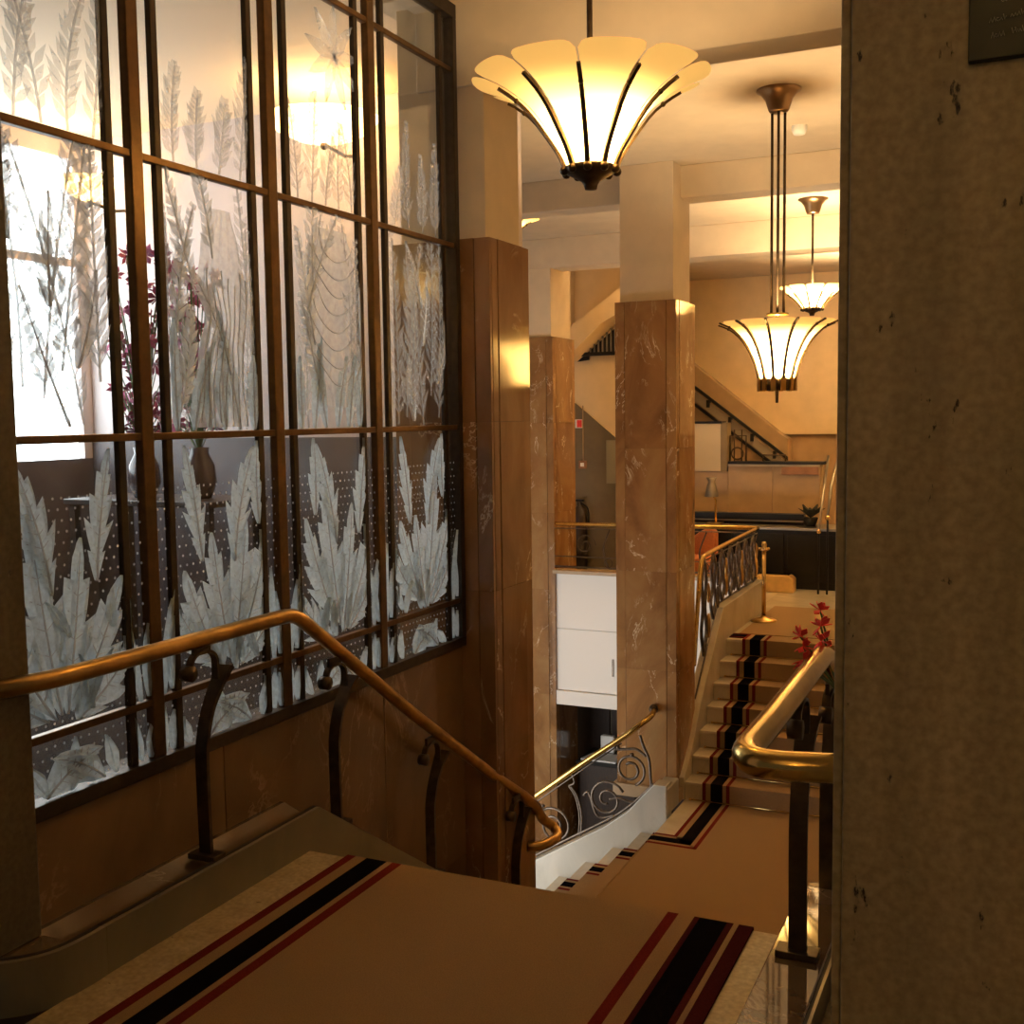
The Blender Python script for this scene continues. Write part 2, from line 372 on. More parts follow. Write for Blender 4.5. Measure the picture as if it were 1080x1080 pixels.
# ------------------------------------------------------------------ glass screen
MAIN = [2.03, 2.73, 3.42, 4.12]; END = 4.85
ZB = [.49, .675, 1.525, 2.395, 3.215, 3.46]
win = sroot('window_1', (-2.54, 3.4, .445), 'tall bronze-framed screen of etched glass panes')
B(-2.58, -2.515, 2.0, 4.88, .445, .492).build('sill_frame', frame_m, win, bevel=.003)
B(-2.58, -2.515, 2.0, 4.88, 3.455, 3.52).build('head_frame', frame_m, win, bevel=.003)
B(-2.58, -2.515, END - .008, 4.88, .492, 3.455).build('jamb_frame', frame_m, win, bevel=.003)
for y in MAIN: B(-2.556, -2.522, y - .026, y + .026, .492, 3.455).build('mullion', mull_m, win, bevel=.004)
thin = []
for y in MAIN: thin += [y - .105, y + .105]
thin += [4.745]
for y in thin: B(-2.553, -2.531, y - .015, y + .015, .492, 3.455).build('glazing_bar', frame_m, win, bevel=.003)
for z in ZB[1:5]: B(-2.554, -2.527, 2.03, END, z - .012, z + .012).build('cross_bar', mull_m, win, bevel=.003)
edges = sorted(MAIN + thin + [END])
cells = []
for i in range(len(edges) - 1):
    for j in range(5):
        p = B(-2.549, -2.541, edges[i], edges[i + 1], ZB[j], ZB[j + 1]).build('pane', glass, win)
        cells.append((edges[i], edges[i + 1], ZB[j], ZB[j + 1], p))
def cell(y, z):
    return min(cells, key=lambda c: max(c[0] - y, y - c[1], 0) + max(c[2] - z, z - c[3], 0))
XG = -2.5405
def leaf(y, z, L, Wd, ang, bend=0, teeth=8, depth=.35, mat=None, lay=0, name='etched_leaf', n=26, vein=True, clip=None):
    """a relief leaf on the glass: base (y,z), length, half width, angle from vertical, bend along the way"""
    px, pz = y, z; a = ang; pts = []
    if teeth: n = int(teeth * 6)
    for i in range(n + 1):
        t = i / n
        w = Wd * ((t / .38) ** .7 if t < .38 else ((1 - t) / .62) ** .85) + (.005 if t < .9 else 0)
        ph = 0
        if teeth:
            ph = (t * teeth) % 1.0; w *= 1 - depth * (1 - ph)
        pts.append((px, pz, a, w, ph))
        a += bend / n; px += math.sin(a) * L / n; pz += math.cos(a) * L / n
    m = MB(); x0 = XG + lay * .0012; v = []; f = []
    c = cell(y + math.sin(ang) * L * .35, z + math.cos(ang) * L * .35)
    lo, hi, zl, zh = clip if clip else (c[0], c[1], .492, 3.455)
    def cl(p): return (p[0], min(max(p[1], lo), hi), min(max(p[2], zl), zh))
    for (qx, qz, qa, w, ph) in pts:
        nx, nz = math.cos(qa), -math.sin(qa); e = w * (.15 + .75 * ph * ph) * (1 if teeth else .3); ay, az = math.sin(qa) * e, math.cos(qa) * e
        v += [cl((x0, qx - nx * w + ay, qz - nz * w + az)), cl((x0 + .011, qx - nx * w * .55 + ay * .4, qz - nz * w * .55 + az * .4)), cl((x0 + .003, qx, qz)),
              cl((x0 + .011, qx + nx * w * .55 + ay * .4, qz + nz * w * .55 + az * .4)), cl((x0, qx + nx * w + ay, qz + nz * w + az))]
    for i in range(n):
        for k in range(4): f.append((i * 5 + k, i * 5 + k + 1, i * 5 + k + 6, i * 5 + k + 5))
    m.add(v, f); o = m.build(name, mat or etch, c[4])
    if vein:
        mv = MB()
        mid = [cl((x0 + .0075, q[0], q[1])) for q in pts[:-2]]
        mv.tube(mid, [.0045 * (1 - .7 * i / len(mid)) for i in range(len(mid))], 5)
        for i in range(4, n - 4, 3):
            qx, qz, qa, w, ph = pts[i]; nx, nz = math.cos(qa), -math.sin(qa)
            for sg in (-1, 1):
                mv.tube([cl((x0 + .007, qx, qz)), cl((x0 + .0085, qx + sg * nx * w * .8 + math.sin(qa) * w * .5, qz + sg * nz * w * .8 + math.cos(qa) * w * .5))], .0014, 3)
        mv.build('cut_veins', etch_v, c[4])
    return o
def frond(y, z, L, Wd, ang, bend, mat=None, lay=0, k=16, clip=None):
    """feathery palm frond: a midrib with many slim leaflets, one part"""
    px, pz, a = y, z, ang; m = MB(); x0 = XG + lay * .0012; mid = []
    c = cell(y + math.sin(ang) * L * .4, z + math.cos(ang) * L * .4); lo, hi, zl, zh = clip if clip else (c[0], c[1], .492, 3.455)
    def cl(p): return (p[0], min(max(p[1], lo), hi), min(max(p[2], zl), zh))
    for i in range(k + 1):
        t = i / k; mid.append(cl((x0 + .005, px, pz)))
        w = Wd * (.35 + .65 * math.sin(PI * (.15 + .8 * t))) * (1 - t * .35)
        if 0 < i:
            for sg in (-1, 1):
                la = a + sg * rnd.uniform(.42, .78); w2 = w * rnd.uniform(.75, 1.3); tip = (px + math.sin(la) * w2, pz + math.cos(la) * w2)
                nx, nz = math.cos(la) * .014, -math.sin(la) * .014; mx, mz = (px * .5 + tip[0] * .5, pz * .5 + tip[1] * .5)
                m.add([cl((x0 + .004, px, pz)), cl((x0 + .001, mx + nx, mz + nz)), cl((x0 + .001, tip[0], tip[1])), cl((x0 + .001, mx - nx, mz - nz)), cl((x0 + .008, mx, mz))],
                      [(0, 1, 4), (1, 2, 4), (2, 3, 4), (3, 0, 4)])
        a += bend / k; px += math.sin(a) * L / k; pz += math.cos(a) * L / k
    m.tube(mid, .004, 4)
    return m.build('etched_frond', mat or etch, c[4])
rnd = random.Random(11)
rnd2 = None
bays = [(2.135, 2.607), (2.853, 3.297), (3.543, 3.997), (4.243, 4.727)]
for bi, (a, b) in enumerate(bays):
    cy = (a + b) / 2; w = b - a; z0, z1 = .69, 1.51
    clip = (a + .005, b - .005, .495, 1.51)
    # row of big acanthus clusters
    base = cy + (-.02, .03, .03, .02)[bi]
    spec = [(-1.15, .30, .075), (1.1, .30, .075), (-.62, .42, .085), (.66, .40, .085), (-.22, .52, .092), (.20, .44, .08)]
    if bi % 2: spec = [(-a_, L_, w_) for a_, L_, w_ in spec]
    for q, (an, L, wd) in enumerate(spec):
        leaf(base + an * .05, z0 + .02 + rnd.uniform(-.02, .04), L * rnd.uniform(1.0, 1.22), wd * rnd.uniform(1.08, 1.32), an * rnd.uniform(.85, 1.05), -an * .4, rnd.choice((4, 5)), .5, lay=q, clip=clip)
    sg = -1 if bi % 2 else 1
    leaf(base - sg * .03, 1.08, .42, .080, -sg * .12, -sg * .35, 5, .55, lay=7, clip=clip); leaf(base + sg * .14, 1.10, .40, .062, sg * .1, sg * .15, 5, .55, lay=8, clip=clip)
    leaf(base - sg * .17, 1.2, .30, .045, sg * .1, -sg * .2, 4, .5, lay=8, clip=clip)
    for q in range(5):
        leaf(a + w * rnd.uniform(.08, .92), rnd.choice((.70, .72, .95)), rnd.uniform(.12, .2), .02, rnd.uniform(-.4, .4), rnd.uniform(-.5, .5), 0, 0, lay=9, name='etched_blade', n=10, vein=False, clip=clip)
    # foot panes: blades and small lilies
    cf = (a + .005, b - .005, .495, .665)
    for q in range(5):
        yy = a + w * (q + .5) / 5 + rnd.uniform(-.02, .02)
        leaf(yy, .497, rnd.uniform(.10, .16), .024, rnd.uniform(-.8, .8), rnd.uniform(-.6, .6), 0, 0, lay=q % 3, name='etched_blade', vein=False, n=10, clip=cf)
    leaf(cy - .1, .50, .24, .06, .9, .5, 0, 0, lay=4, vein=True, clip=cf); leaf(cy + .12, .50, .22, .05, -.8, -.5, 0, 0, lay=5, vein=True, clip=cf)
    # middle row
    cm = (a + .005, b - .005, 1.535, 2.385)
    if bi in (0, 3):
        for q in range(6):
            frond(a + w * (.12 + .15 * q), 1.54 + rnd.uniform(0, .2), rnd.uniform(.65, .85), .13, rnd.uniform(-.18, .18), rnd.uniform(-.35, .35), etch_b if bi == 0 else etch_l, q, 18, cm)
        for q in range(4):
            leaf(a + w * rnd.uniform(.15, .85), 1.56 + .17 * q, rnd.uniform(.3, .45), .05, rnd.uniform(-.5, .5), rnd.uniform(-.4, .4), 5, .3, etch_b if bi == 0 else etch_l, 7 + q, clip=cm)
    else:
        for q in range(4):
            frond(a + w * (.06, .16, .86, .96)[q], 1.54, rnd.uniform(.7, .85), .12, rnd.uniform(-.1, .1), rnd.uniform(-.2, .2), etch_l, q, 18, cm)
        for q in range(5):
            frond(a + w * rnd.uniform(.05, .95), 1.60 + .13 * q, rnd.uniform(.3, .5), .09, rnd.uniform(-.5, .5), rnd.uniform(-.5, .5), etch_r, 5 + q, 12, cm)
        for q in range(6):
            leaf(a + w * (.05 + .18 * q), 1.54, rnd.uniform(.26, .42), .042, rnd.uniform(-.25, .25), rnd.uniform(-.3, .3), 4, .3, etch, 4 + q % 2, clip=cm)
    # upper row
    cu = (a + .005, b - .005, 2.405, 3.20)
    kk = (5, 4, 5, 4)[bi]
    for q in range(kk):
        frond(a + w * (q + .5) / kk, 2.41, rnd.uniform(.22, .46) * (1.25 if bi == 0 else 1), .10, rnd.uniform(-.22, .22), rnd.uniform(-.5, .5), etch_l, q % 5, 14, cu)
# a starburst flower high in the third bay
cu = (3.55, 3.99, 2.41, 3.2)
for q in range(9):
    leaf(3.86, 3.0, .2, .028, q * 2 * PI / 9, 0, 0, 0, etch_l, q % 3, name='etched_petal', n=10, vein=False, clip=cu)
# slim side panes: reeds near the foot
for (ya, yb) in [(edges[i], edges[i + 1]) for i in range(len(edges) - 1) if edges[i + 1] - edges[i] < .15]:
    cc = (ya + .004, yb - .004, .495, 1.2); ym = (ya + yb) / 2
    for q, zz in enumerate((.5, .5, .69, .70)):
        leaf(ym + (-.02, .02, -.015, .02)[q], zz, (.15, .13, .34, .24)[q], .016, rnd.uniform(-.12, .12), rnd.uniform(-.3, .3), 0, 0, lay=q, name='etched_blade', n=10, vein=False, clip=cc)
# standing draped figures in relief in the middle row
def figure(yc, zfoot, H, outline, vertical):
    """a draped robe in shallow relief: folds are real undulations of the glass, edged by cut lines"""
    c = cell(yc, 2.0)[4]; x = XG + .006; nu, nv = 26, 44; v = []; f = []
    def edge(t):
        q = t * (len(outline) - 1); i = min(int(q), len(outline) - 2); k = q - i; k = k * k * (3 - 2 * k)
        return tuple(outline[i][j] * (1 - k) + outline[i + 1][j] * k for j in (0, 1))
    def fold(u, t):
        if vertical: return math.sin(u * 15 + 2.5 * math.sin(t * 5)) * (1.15 - t)
        return math.sin((t * 15 + 5.5 * (u - .15) ** 2 * (1.2 - t) * 2.2) * 1.55 + u * 2) * (.5 + .5 * math.sin(PI * min(1, t * 1.1)))
    for j in range(nv + 1):
        t = j / nv; lo, hi = edge(t)
        for i in range(nu + 1):
            u = -1 + 2 * i / nu; y = yc + (lo + hi) / 2 + u * (hi - lo) / 2
            v.append((x + (.006 * fold(u, t) + .010) * (1 - u ** 6) - .006, y, zfoot + H * t))
    for j in range(nv):
        for i in range(nu): q = j * (nu + 1) + i; f.append((q, q + 1, q + nu + 2, q + nu + 1))
    MB().add(v, f).build('etched_robe', etch_r, c, True)
    fo = MB()
    for q in range(8):
        pts = []
        for j in range(13):
            if vertical: u = -.85 + q * .24 + .05 * math.sin(j * .7 + q); t = .02 + .7 * j / 12 - .03 * (q % 3)
            else: u = -.9 + 1.8 * j / 12; t = .12 + .1 * q + .16 * (u - .15) ** 2
            t = min(max(t, 0), 1); lo, hi = edge(t); pts.append((x + .011, yc + (lo + hi) / 2 + u * (hi - lo) / 2, zfoot + H * t))
        fo.tube(pts, .0026, 4)
    fo.build('cut_folds', etch_v, c, True)
figure(3.13, 1.55, .74, [(-.17, .12), (-.15, .10), (-.13, .11), (-.09, .12), (-.12, .13), (-.10, .10), (-.05, .06)], True)
figure(3.80, 1.62, .70, [(-.06, .12), (-.13, .14), (-.17, .15), (-.18, .15), (-.15, .17), (-.17, .17), (-.11, .12)], False)
# grid of tiny frosted dots on the lower panes
dots = {}
for r_ in range(27):
    for k in range(86):
        y = 2.06 + k * .0325 + (.016 if r_ % 2 else 0) + rnd.uniform(-.002, .002); z = .51 + r_ * .0325
        if y > END - .02 or z > 1.38: continue
        c = cell(y, z); dots.setdefault(c[4].name, (c[4], MB()))[1].add([(XG + .0007, y + .0046 * math.cos(t * PI / 3), z + .0046 * math.sin(t * PI / 3)) for t in range(6)], [tuple(range(6))])
for pn, m in dots.values(): m.build('frosted_dots', etch_v, pn)['kind'] = 'stuff'

# ------------------------------------------------------------------ columns
def column(x0, x1, y0, y1, zb, zt, zc, mat, label, joints, front=True, side=True, inset=.035):
    t = thing('marble_column', ((x0 + x1) / 2, (y0 + y1) / 2, zb), label, 'column', 'marble-clad columns')
    B(x0 + .022, x1 - .022, y0 + .022, y1 - .022, zb, zt - .01).build('core', dark_m, t)
    B(x0 + inset, x1 - inset, y0 + inset, y1 - inset, zt - .01, zc).build('plaster_shaft', plaster, t, bevel=.004)
    zs = [zb] + [j for j in joints if zb + .1 < j < zt - .1] + [zt]
    for i in range(len(zs) - 1):
        za, zz = zs[i] + .0003, zs[i + 1] - .0003
        e = .085
        for (a, b) in ((x0, x0 + e), (x0 + e, x1 - e), (x1 - e, x1)):
            pr = .004 if b - a > .1 else 0
            B(a + .002, b - .002, y0 - pr, y0 + .022, za, zz).build('marble_panel', mat, t, bevel=.0012)
        for (a, b) in ((y0, y0 + e), (y0 + e, y1 - e), (y1 - e, y1)):
            pr = .004 if b - a > .1 else 0
            B(x1 - .022, x1 + pr, a + (.024 if a == y0 else .002), b - .002, za, zz).build('marble_panel', mat, t, bevel=.0012)
        B(x0, x0 + .022, y0 + .024, y1, za, zz).build('marble_panel', mat, t); B(x0 + .024, x1 - .024, y1 - .022, y1, za, zz).build('marble_panel', mat, t)
    return t
column(-2.90, -2.36, 4.885, 5.345, LZ, 2.43, 3.56, rose, 'brown marble-clad pilaster at the end of the glass screen', (-.1, .72, 1.55))
column(-3.13, -2.605, 8.83, 9.385, -1.54, 2.50, 3.6, rose2, 'tall free-standing marble column beside the carpeted flight going up', (-.55, .28, 1.3))
column(-5.55, -5.0, 11.98, 12.66, FZ, 2.49, 3.6, rose2, 'farther marble column left of the white wall panels', (-1.7, -.45, .45, 1.5))
tag(B(-3.16, -2.575, 8.80, 9.42, LZ, -1.54).build('column_plinth', dado_m, None, bevel=.008), 'pale stone plinth under the free-standing marble column', 'plinth')

# near travertine pillars
rp = thing('travertine_pillar', (.2, 2.25, 0), 'massive brown travertine pillar close on the right', 'pillar', 'travertine pillars')
B(-.275, .9, 1.925, 2.6, 0, 3.56).build('core', dark_m, rp)
B(-.290, -.2745, 1.912, 2.6, 0, 3.56).build('edge_slab', trav, rp, bevel=.003)
B(-.2725, .9, 1.9, 1.925, 0, 3.56).build('front_slab', trav, rp, bevel=.004)
lp = thing('travertine_pillar', (-2.75, 1.8, 0), 'dark travertine pillar at the left edge beside the screen', 'pillar', 'travertine pillars')
B(-3.1, -2.505, 1.35, 2.19, .137, 3.56).build('core', dark_m, lp)
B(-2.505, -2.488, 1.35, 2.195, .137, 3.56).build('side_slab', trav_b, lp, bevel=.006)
B(-3.1, -2.488, 1.33, 1.35, .137, 3.56).build('front_slab', trav, lp)

# ------------------------------------------------------------------ stairs
def stair_pts(n, r, run, o0=0.0):
    """(along, drop) profile of a descending flight from the top nosing"""
    p = [(0, 0)]
    for i in range(n): p += [(i * run, -(i + 1) * r), ((i + 1) * run, -(i + 1) * r)]
    return p[:-1]
def offset_profile(pts, d):
    """lift a stair profile out of the treads and risers by d (treads up, risers forward)"""
    return [(a + d, z + d) for a, z in pts]
# flight 1: down from the near landing along +Y
f1 = thing('staircase', (-1.48, 4.4, LZ), 'near flight of stairs dropping out of sight below the landing edge', 'stairs', 'stair flights')
r1, run1 = .165, .246
for i in range(9):
    B(-2.36, -.6, 3.29 + i * run1, 3.29 + (i + 1) * run1, LZ, -(i + 1) * r1).build('step', travf, f1)
def sk(x0, x1, name, mat, top0=.142, d=0):
    pts = [(2.30, -.02), (2.30, top0), (3.36, top0), (4.885, top0 - .655 * 1.525), (5.5, top0 - .655 * 2.14), (5.5, LZ), (3.3, LZ), (3.3, -.02)]
    pts = [(2.30, LZ), (2.30, top0), (3.36, top0), (4.88, top0 - .655 * 1.52), (4.88, LZ)]
    return MB().prism(pts, 'x', x0, x1)
lst = thing('stair_string', (-2.43, 3.5, LZ), 'pale left skirting kerb of the near stairs with polished ledge', 'stair kerb', 'stair kerbs')
sk(-2.372, -2.355, 'f', None).build('skirting_slab', skirtm, lst, bevel=.002)
sk(-2.386, -2.372, 'f', None, .1435).build('joint_strip', dark_m, lst)
sec = [(-2.534, LZ), (-2.534, .002), (-2.515, .002), (-2.386, -.049), (-2.386, LZ)]          # cross-section, heights relative to the kerb line
pv = []
for yy, top in ((2.20, .137), (3.36, .137), (4.88, .137 - .655 * 1.52)): pv.append([(x_, yy, (top + dz if dz > -1 else LZ)) for x_, dz in sec])
lm = MB(); lm.add(pv[0] + pv[1] + pv[2], [(0, 1, 2, 3, 4), (14, 13, 12, 11, 10)] + [(5 * i + k, 5 * i + (k + 1) % 5, 5 * i + 5 + (k + 1) % 5, 5 * i + 5 + k) for i in range(2) for k in range(5)])
lm.build('polished_ledge', ledgem, lst)
# curved start of the kerb, turning left in front of the pillar
arc = smooth_path([(-2.355, 2.30), (-2.352, 2.24), (-2.365, 2.13), (-2.42, 2.045), (-2.52, 1.985), (-2.75, 1.93), (-3.0, 1.90)], 6)
def ribbon(off, w, z0, z1):
    m = MB(); v = []; f = []
    for i, p in enumerate(arc):
        t = (arc[min(i + 1, len(arc) - 1)] - arc[max(i - 1, 0)]).normalized(); nrm = Vector((t.y, -t.x, 0))  # away from the stair side
        if nrm.x > 0 and i < 3: nrm = -nrm
        nrm = Vector((-abs(t.y), abs(t.x) if t.x < 0 else -abs(t.x) * 0, 0)) if True else nrm
        nrm = Vector((t.y, -t.x, 0)).normalized()
        q0 = Vector((p.x, p.y, 0)) + nrm * off; q1 = q0 + nrm * w
        v += [(q0.x, q0.y, z0), (q1.x, q1.y, z0), (q1.x, q1.y, z1), (q0.x, q0.y, z1)]
    n = len(arc)
    for i in range(n - 1):
        for k in range(4): f.append((i * 4 + k, i * 4 + (k + 1) % 4, i * 4 + 4 + (k + 1) % 4, i * 4 + 4 + k))
    f += [(0, 1, 2, 3), tuple((n - 1) * 4 + k for k in (3, 2, 1, 0))]
    return m.add(v, f)
arc = [Vector((p[0], p[1], 0)) for p in [(a.x, a.y) for a in arc]]
ribbon(0, .017, -.01, .142).build('curved_skirting', skirtm, lst)
ribbon(.017, .014, -.01, .1435).build('curved_joint', dark_m, lst)
inner = []
for i, p in enumerate(arc):
    t_ = (arc[min(i + 1, len(arc) - 1)] - arc[max(i - 1, 0)]).normalized(); inner.append((p.x + t_.y * .031, p.y - t_.x * .031))
MB().prism([(-2.39, 2.20)] + [q for q in inner if q[1] < 2.19] + [(-3.0, 2.20)], 'z', -.01, .134).build('curved_ledge', ledgem, lst)
rst = thing('stair_string', (-.52, 3.5, LZ), 'polished right kerb of the near stairs under the brass rail', 'stair kerb', 'stair kerbs')
sk(-.600, -.452, 'f', None, .14).build('polished_ledge', ledgem, rst, bevel=.006)
sk(-.452, -.444, 'f', None, .139).build('joint_strip', dark_m, rst)
sk(-.444, -.436, 'f', None, .139).build('metal_strip', steel, rst)
sk(-.436, -.39, 'f', None, .06).build('outer_face', trav, rst)
B(-.600, -.452, .6, 2.30, -.02, .14).build('near_ledge', ledgem, rst); B(-.452, -.444, .6, 2.30, -.02, .139).build('near_joint', dark_m, rst); B(-.444, -.436, .6, 2.3, -.02, .139).build('near_metal_strip', steel, rst)

# carpet of landing and flight 1
def runner(parent, prof, axis, a0, a1, org, mat, name, th=.008, sgn=1, bev=0):
    """carpet strip: stair profile swept sideways from a0 to a1.  axis 'y': flight runs along +-y, width in x."""
    up = [(org[0] + sgn * (p[0] + th), org[1] + p[1] + th) for p in prof]; dn = [(org[0] + sgn * p[0], org[1] + p[1]) for p in prof]
    m = MB(); n = len(prof); v = []; f = []
    for w in (a0, a1):
        for q in up + dn: v.append((w, q[0], q[1]) if axis == 'y' else (q[0], w, q[1]))
    for i in range(n - 1):
        f.append((i, i + 1, 2 * n + i + 1, 2 * n + i)); f.append((n + i, 3 * n + i, 3 * n + i + 1, n + i + 1))
        f.append((i, n + i, n + i + 1, i + 1)); f.append((2 * n + i, 2 * n + i + 1, 3 * n + i + 1, 3 * n + i))
    f += [(0, 2 * n, 3 * n, n), (n - 1, 2 * n - 1, 4 * n - 1, 3 * n - 1)]
    m.add(v, f); return m.build(name, mat, parent, bevel=bev)
prof1 = [(-4.5, 0)] + stair_pts(10, r1, run1)
prof1 = prof1[:-1] + [(9 * run1, -1.65)]
cp = thing('stair_carpet', (-1.46, 1.5, 0), 'wide tan carpet with black and red borders on the near landing', 'carpet')
bands = [(-2.196, -2.161, c_red), (-2.161, -2.116, carpet_m), (-2.116, -2.032, c_blk), (-2.032, -2.010, carpet_m), (-2.010, -1.972, c_red), (-1.972, -1.002, carpet_m), (-1.002, -.967, c_red),
         (-.967, -.916, carpet_m), (-.916, -.899, c_mar), (-.899, -.812, c_blk), (-.812, -.792, c_mar), (-.792, -.776, carpet_m), (-.776, -.731, c_mar)]
for a, b, m_ in bands:
    runner(cp, prof1, 'y', a, b, (3.29, 0), m_, 'carpet_field' if b - a > .2 else 'border_stripe')

# half landing carpet with its L-shaped border
c2 = thing('landing_carpet', (-1.4, 7.2, LZ), 'tan carpet on the lower half landing with a right-angled border', 'carpet')
z = LZ
def patch(x0, x1, y0, y1, mat, name): B(x0, x1, y0, y1, LZ, LZ + .008).build(name, mat, c2)
XB = [-2.405, -2.375, -2.335, -2.235, -2.205, -2.175]; YB = [8.085, 8.055, 8.02, 7.93, 7.90, 7.865]
patch(-2.175, -.42, 5.52, 8.93, carpet_m, 'carpet_field'); patch(-2.555, -2.175, 5.52, 7.865, carpet_m, 'carpet_field')
for i, mm in enumerate((c_red, carpet_m, c_blk, carpet_m, c_red)):
    patch(XB[i], XB[i + 1], YB[i + 1], 8.93, mm, 'border_stripe')
    patch(-2.555, XB[i + 1], YB[i + 1], YB[i], mm, 'border_stripe') if i else patch(-2.555, XB[1], YB[1], YB[0], mm, 'border_stripe')

# flight 2: up along +Y from the half landing to the upper landing
f2 = thing('staircase', (-1.5, 9.6, LZ), 'carpeted flight of pale stone steps climbing to the upper landing', 'stairs', 'stair flights')
r2 = (UZ - LZ) / 7; run2 = .2355; yt = 10.33
for i in range(6):                                       # i = 0 is the top tread below the landing
    B(-2.56, -.4, yt - (i + 1) * run2, yt - i * run2, LZ, UZ - (i + 1) * r2).build('step', cream, f2, bevel=.004)
    B(-2.56, -.4, yt - (i + 1) * run2 - .015, yt - (i + 1) * run2 + .03, UZ - (i + 1) * r2 - .028, UZ - (i + 1) * r2 + .002).build('nosing', cream, f2, bevel=.006)
B(-2.56, -.4, yt - .015, yt + .03, UZ - .028, UZ + .002).build('nosing', cream, f2, bevel=.006)
c3 = thing('stair_carpet', (-1.4, 9.6, LZ), 'striped stair carpet held by brass rods on the rising flight', 'carpet')
prof2 = [(-.26, 0)] + [(a + .015 * 0, zz) for a, zz in stair_pts(7, r2, run2)]
prof2 = [(p[0], p[1]) for p in prof2]
def runner2(a0, a1, mat, name): return runner(c3, [(p[0] + .016, p[1] + .004) for p in prof2], 'y', a0, a1, (yt, UZ), mat, name, .007, -1)
for i, mm in enumerate((c_red, carpet_m, c_blk, carpet_m, c_red)): runner2(XB[i], XB[i + 1], mm, 'border_stripe')
runner2(-2.175, -.42, carpet_m, 'carpet_field')
for i in range(7):
    rod = MB().tube([(-2.50, yt - i * run2 - .036, UZ - (i + 1) * r2 + .020), (-.42, yt - i * run2 - .036, UZ - (i + 1) * r2 + .020)], .007, 6).build('stair_rod', brass_pol, c3, True)
    MB().ball((-2.505, yt - i * run2 - .036, UZ - (i + 1) * r2 + .020), .012).build('rod_finial', brass_pol, rod, True)
# cross border on the upper landing carpet
for i, (y0, y1, mm) in enumerate(((10.40, 10.43, c_red), (10.45, 10.53, c_blk), (10.55, 10.58, c_red))):
    B(-2.55, XB[0] + .0, y0, y1, UZ, UZ + .011).build('border_stripe', mm, c3)
c4 = tag(B(-2.5, .4, 10.6, 12.25, UZ, UZ + .010).build('floor_carpet', carpet_m, None), 'plain tan carpet on the upper landing around the brass post', 'carpet')
# string on the left of flight 2 (solid kerb with sloping top)
ks = thing('stair_string', (-2.61, 10, LZ), 'stone kerb carrying the iron balustrade of the rising flight', 'stair kerb', 'stair kerbs')
MB().prism([(8.90, LZ), (8.90, -1.46), (9.15, -1.26), (9.42, -.95), (9.85, -.56), (10.22, -.225), (11.98, -.205), (11.98, LZ)], 'x', -2.68, -2.56).build('string_wall', cream, ks, bevel=.006)
# flight 3: down to the left (-X) to the lobby
f3 = thing('staircase', (-3.6, 7.5, FZ), 'carpeted flight turning down left towards the lobby', 'stairs', 'stair flights')
r3, run3 = .1625, .2425
for i in range(11):
    B(-2.56 - (i + 1) * run3, -2.56 - i * run3, 6.75, 8.47, FZ, LZ - (i + 1) * r3).build('step', cream, f3, bevel=.003)
c5 = thing('stair_carpet', (-3.6, 7.5, FZ), 'tan stair carpet with dark border running down to the lobby', 'carpet')
prof3 = stair_pts(12, r3, run3)
for (a, b, mm) in ((6.8, YB[5], carpet_m), (YB[5], YB[4], c_red), (YB[4], YB[3], carpet_m), (YB[3], YB[2], c_blk), (YB[2], YB[1], carpet_m), (YB[1], YB[0], c_red)):
    runner(c5, prof3, 'x', a, b, (-2.56, LZ), mm, 'carpet_field' if b - a > .2 else 'border_stripe', .008, -1)
s3 = thing('stair_string', (-3.2, 8.5, FZ), 'pale curved stone string below the scrolled iron balustrade', 'stair kerb', 'stair kerbs')
top3 = [(-5.3, -3.22), (-3.75, -2.20), (-3.40, -1.985), (-3.12, -1.815), (-2.92, -1.66), (-2.78, -1.50), (-2.69, -1.40), (-2.585, -1.40)]
MB().prism([(p[0], p[1]) for p in top3] + [(-2.585, FZ), (-5.3, FZ)], 'y', 8.47, 8.62).build('string_wall', greym, s3, bevel=.006)
MB().prism([(-2.70, 8.62), (-2.70, 8.80), (-2.575, 8.80), (-2.575, 8.475), (-2.69, 8.475)], 'z', LZ, -1.43).build('scrolled_end', greym, s3, bevel=.012)

# ------------------------------------------------------------------ brass rails of the near stairs
def post(parent, x, y, zb, zr, dz=0):
    """curved flat baluster: base (y,zb), head leaning +Y, scroll bracket up to the rail at height zr"""
    h = (zr - .10) - zb
    path = smooth_path([(x, y, zb), (x, y - .004, zb + h * .45), (x, y + .002, zb + h * .62), (x, y + .04, zb + h * .80), (x, y + .125, zb + h * .985)], 6)
    p = MB().tube(path, [.9] * (len(path) - 6) + [.95, 1, 1.05, 1.15, 1.25, 1.4], flat=(.052, .014), up=(1, 0, 0)).build('baluster', bronze, parent)
    MB().box(x - .055, x + .055, y - .03, y + .03, zb, zb + .018).build('base_plate', bronze, parent, bevel=.002)
    s = smooth_path([(x, y + .075, zb + h * .93), (x, y + .075, zr - .075), (x, y + .045, zr - .045), (x, y + .0, zr - .040), (x, y - .035, zr - .055), (x, y - .05, zr - .085)], 6)
    MB().tube(s, 1, flat=(.026, .009), up=(1, 0, 0)).build('scroll_bracket', bronze, parent)
    MB().tube([(x - .018, y - .055, zr - .10), (x + .018, y - .055, zr - .10)], .026, 12).build('scroll_boss', bronze, parent, True)
    MB().box(x - .006, x + .006, y - .03, y + .05, zr - .05, zr - .012).build('rail_lug', bronze, parent)
def skz(y): return .137 if y < 3.36 else .137 - .655 * (y - 3.36)
def railz(y): return .865 if y < 3.34 else .865 - .690 * (y - 3.34)
lr = thing('stair_handrail', (-2.43, 3.5, .137), 'round brass handrail along the marble wall below the etched screen', 'handrail', 'near brass handrails')
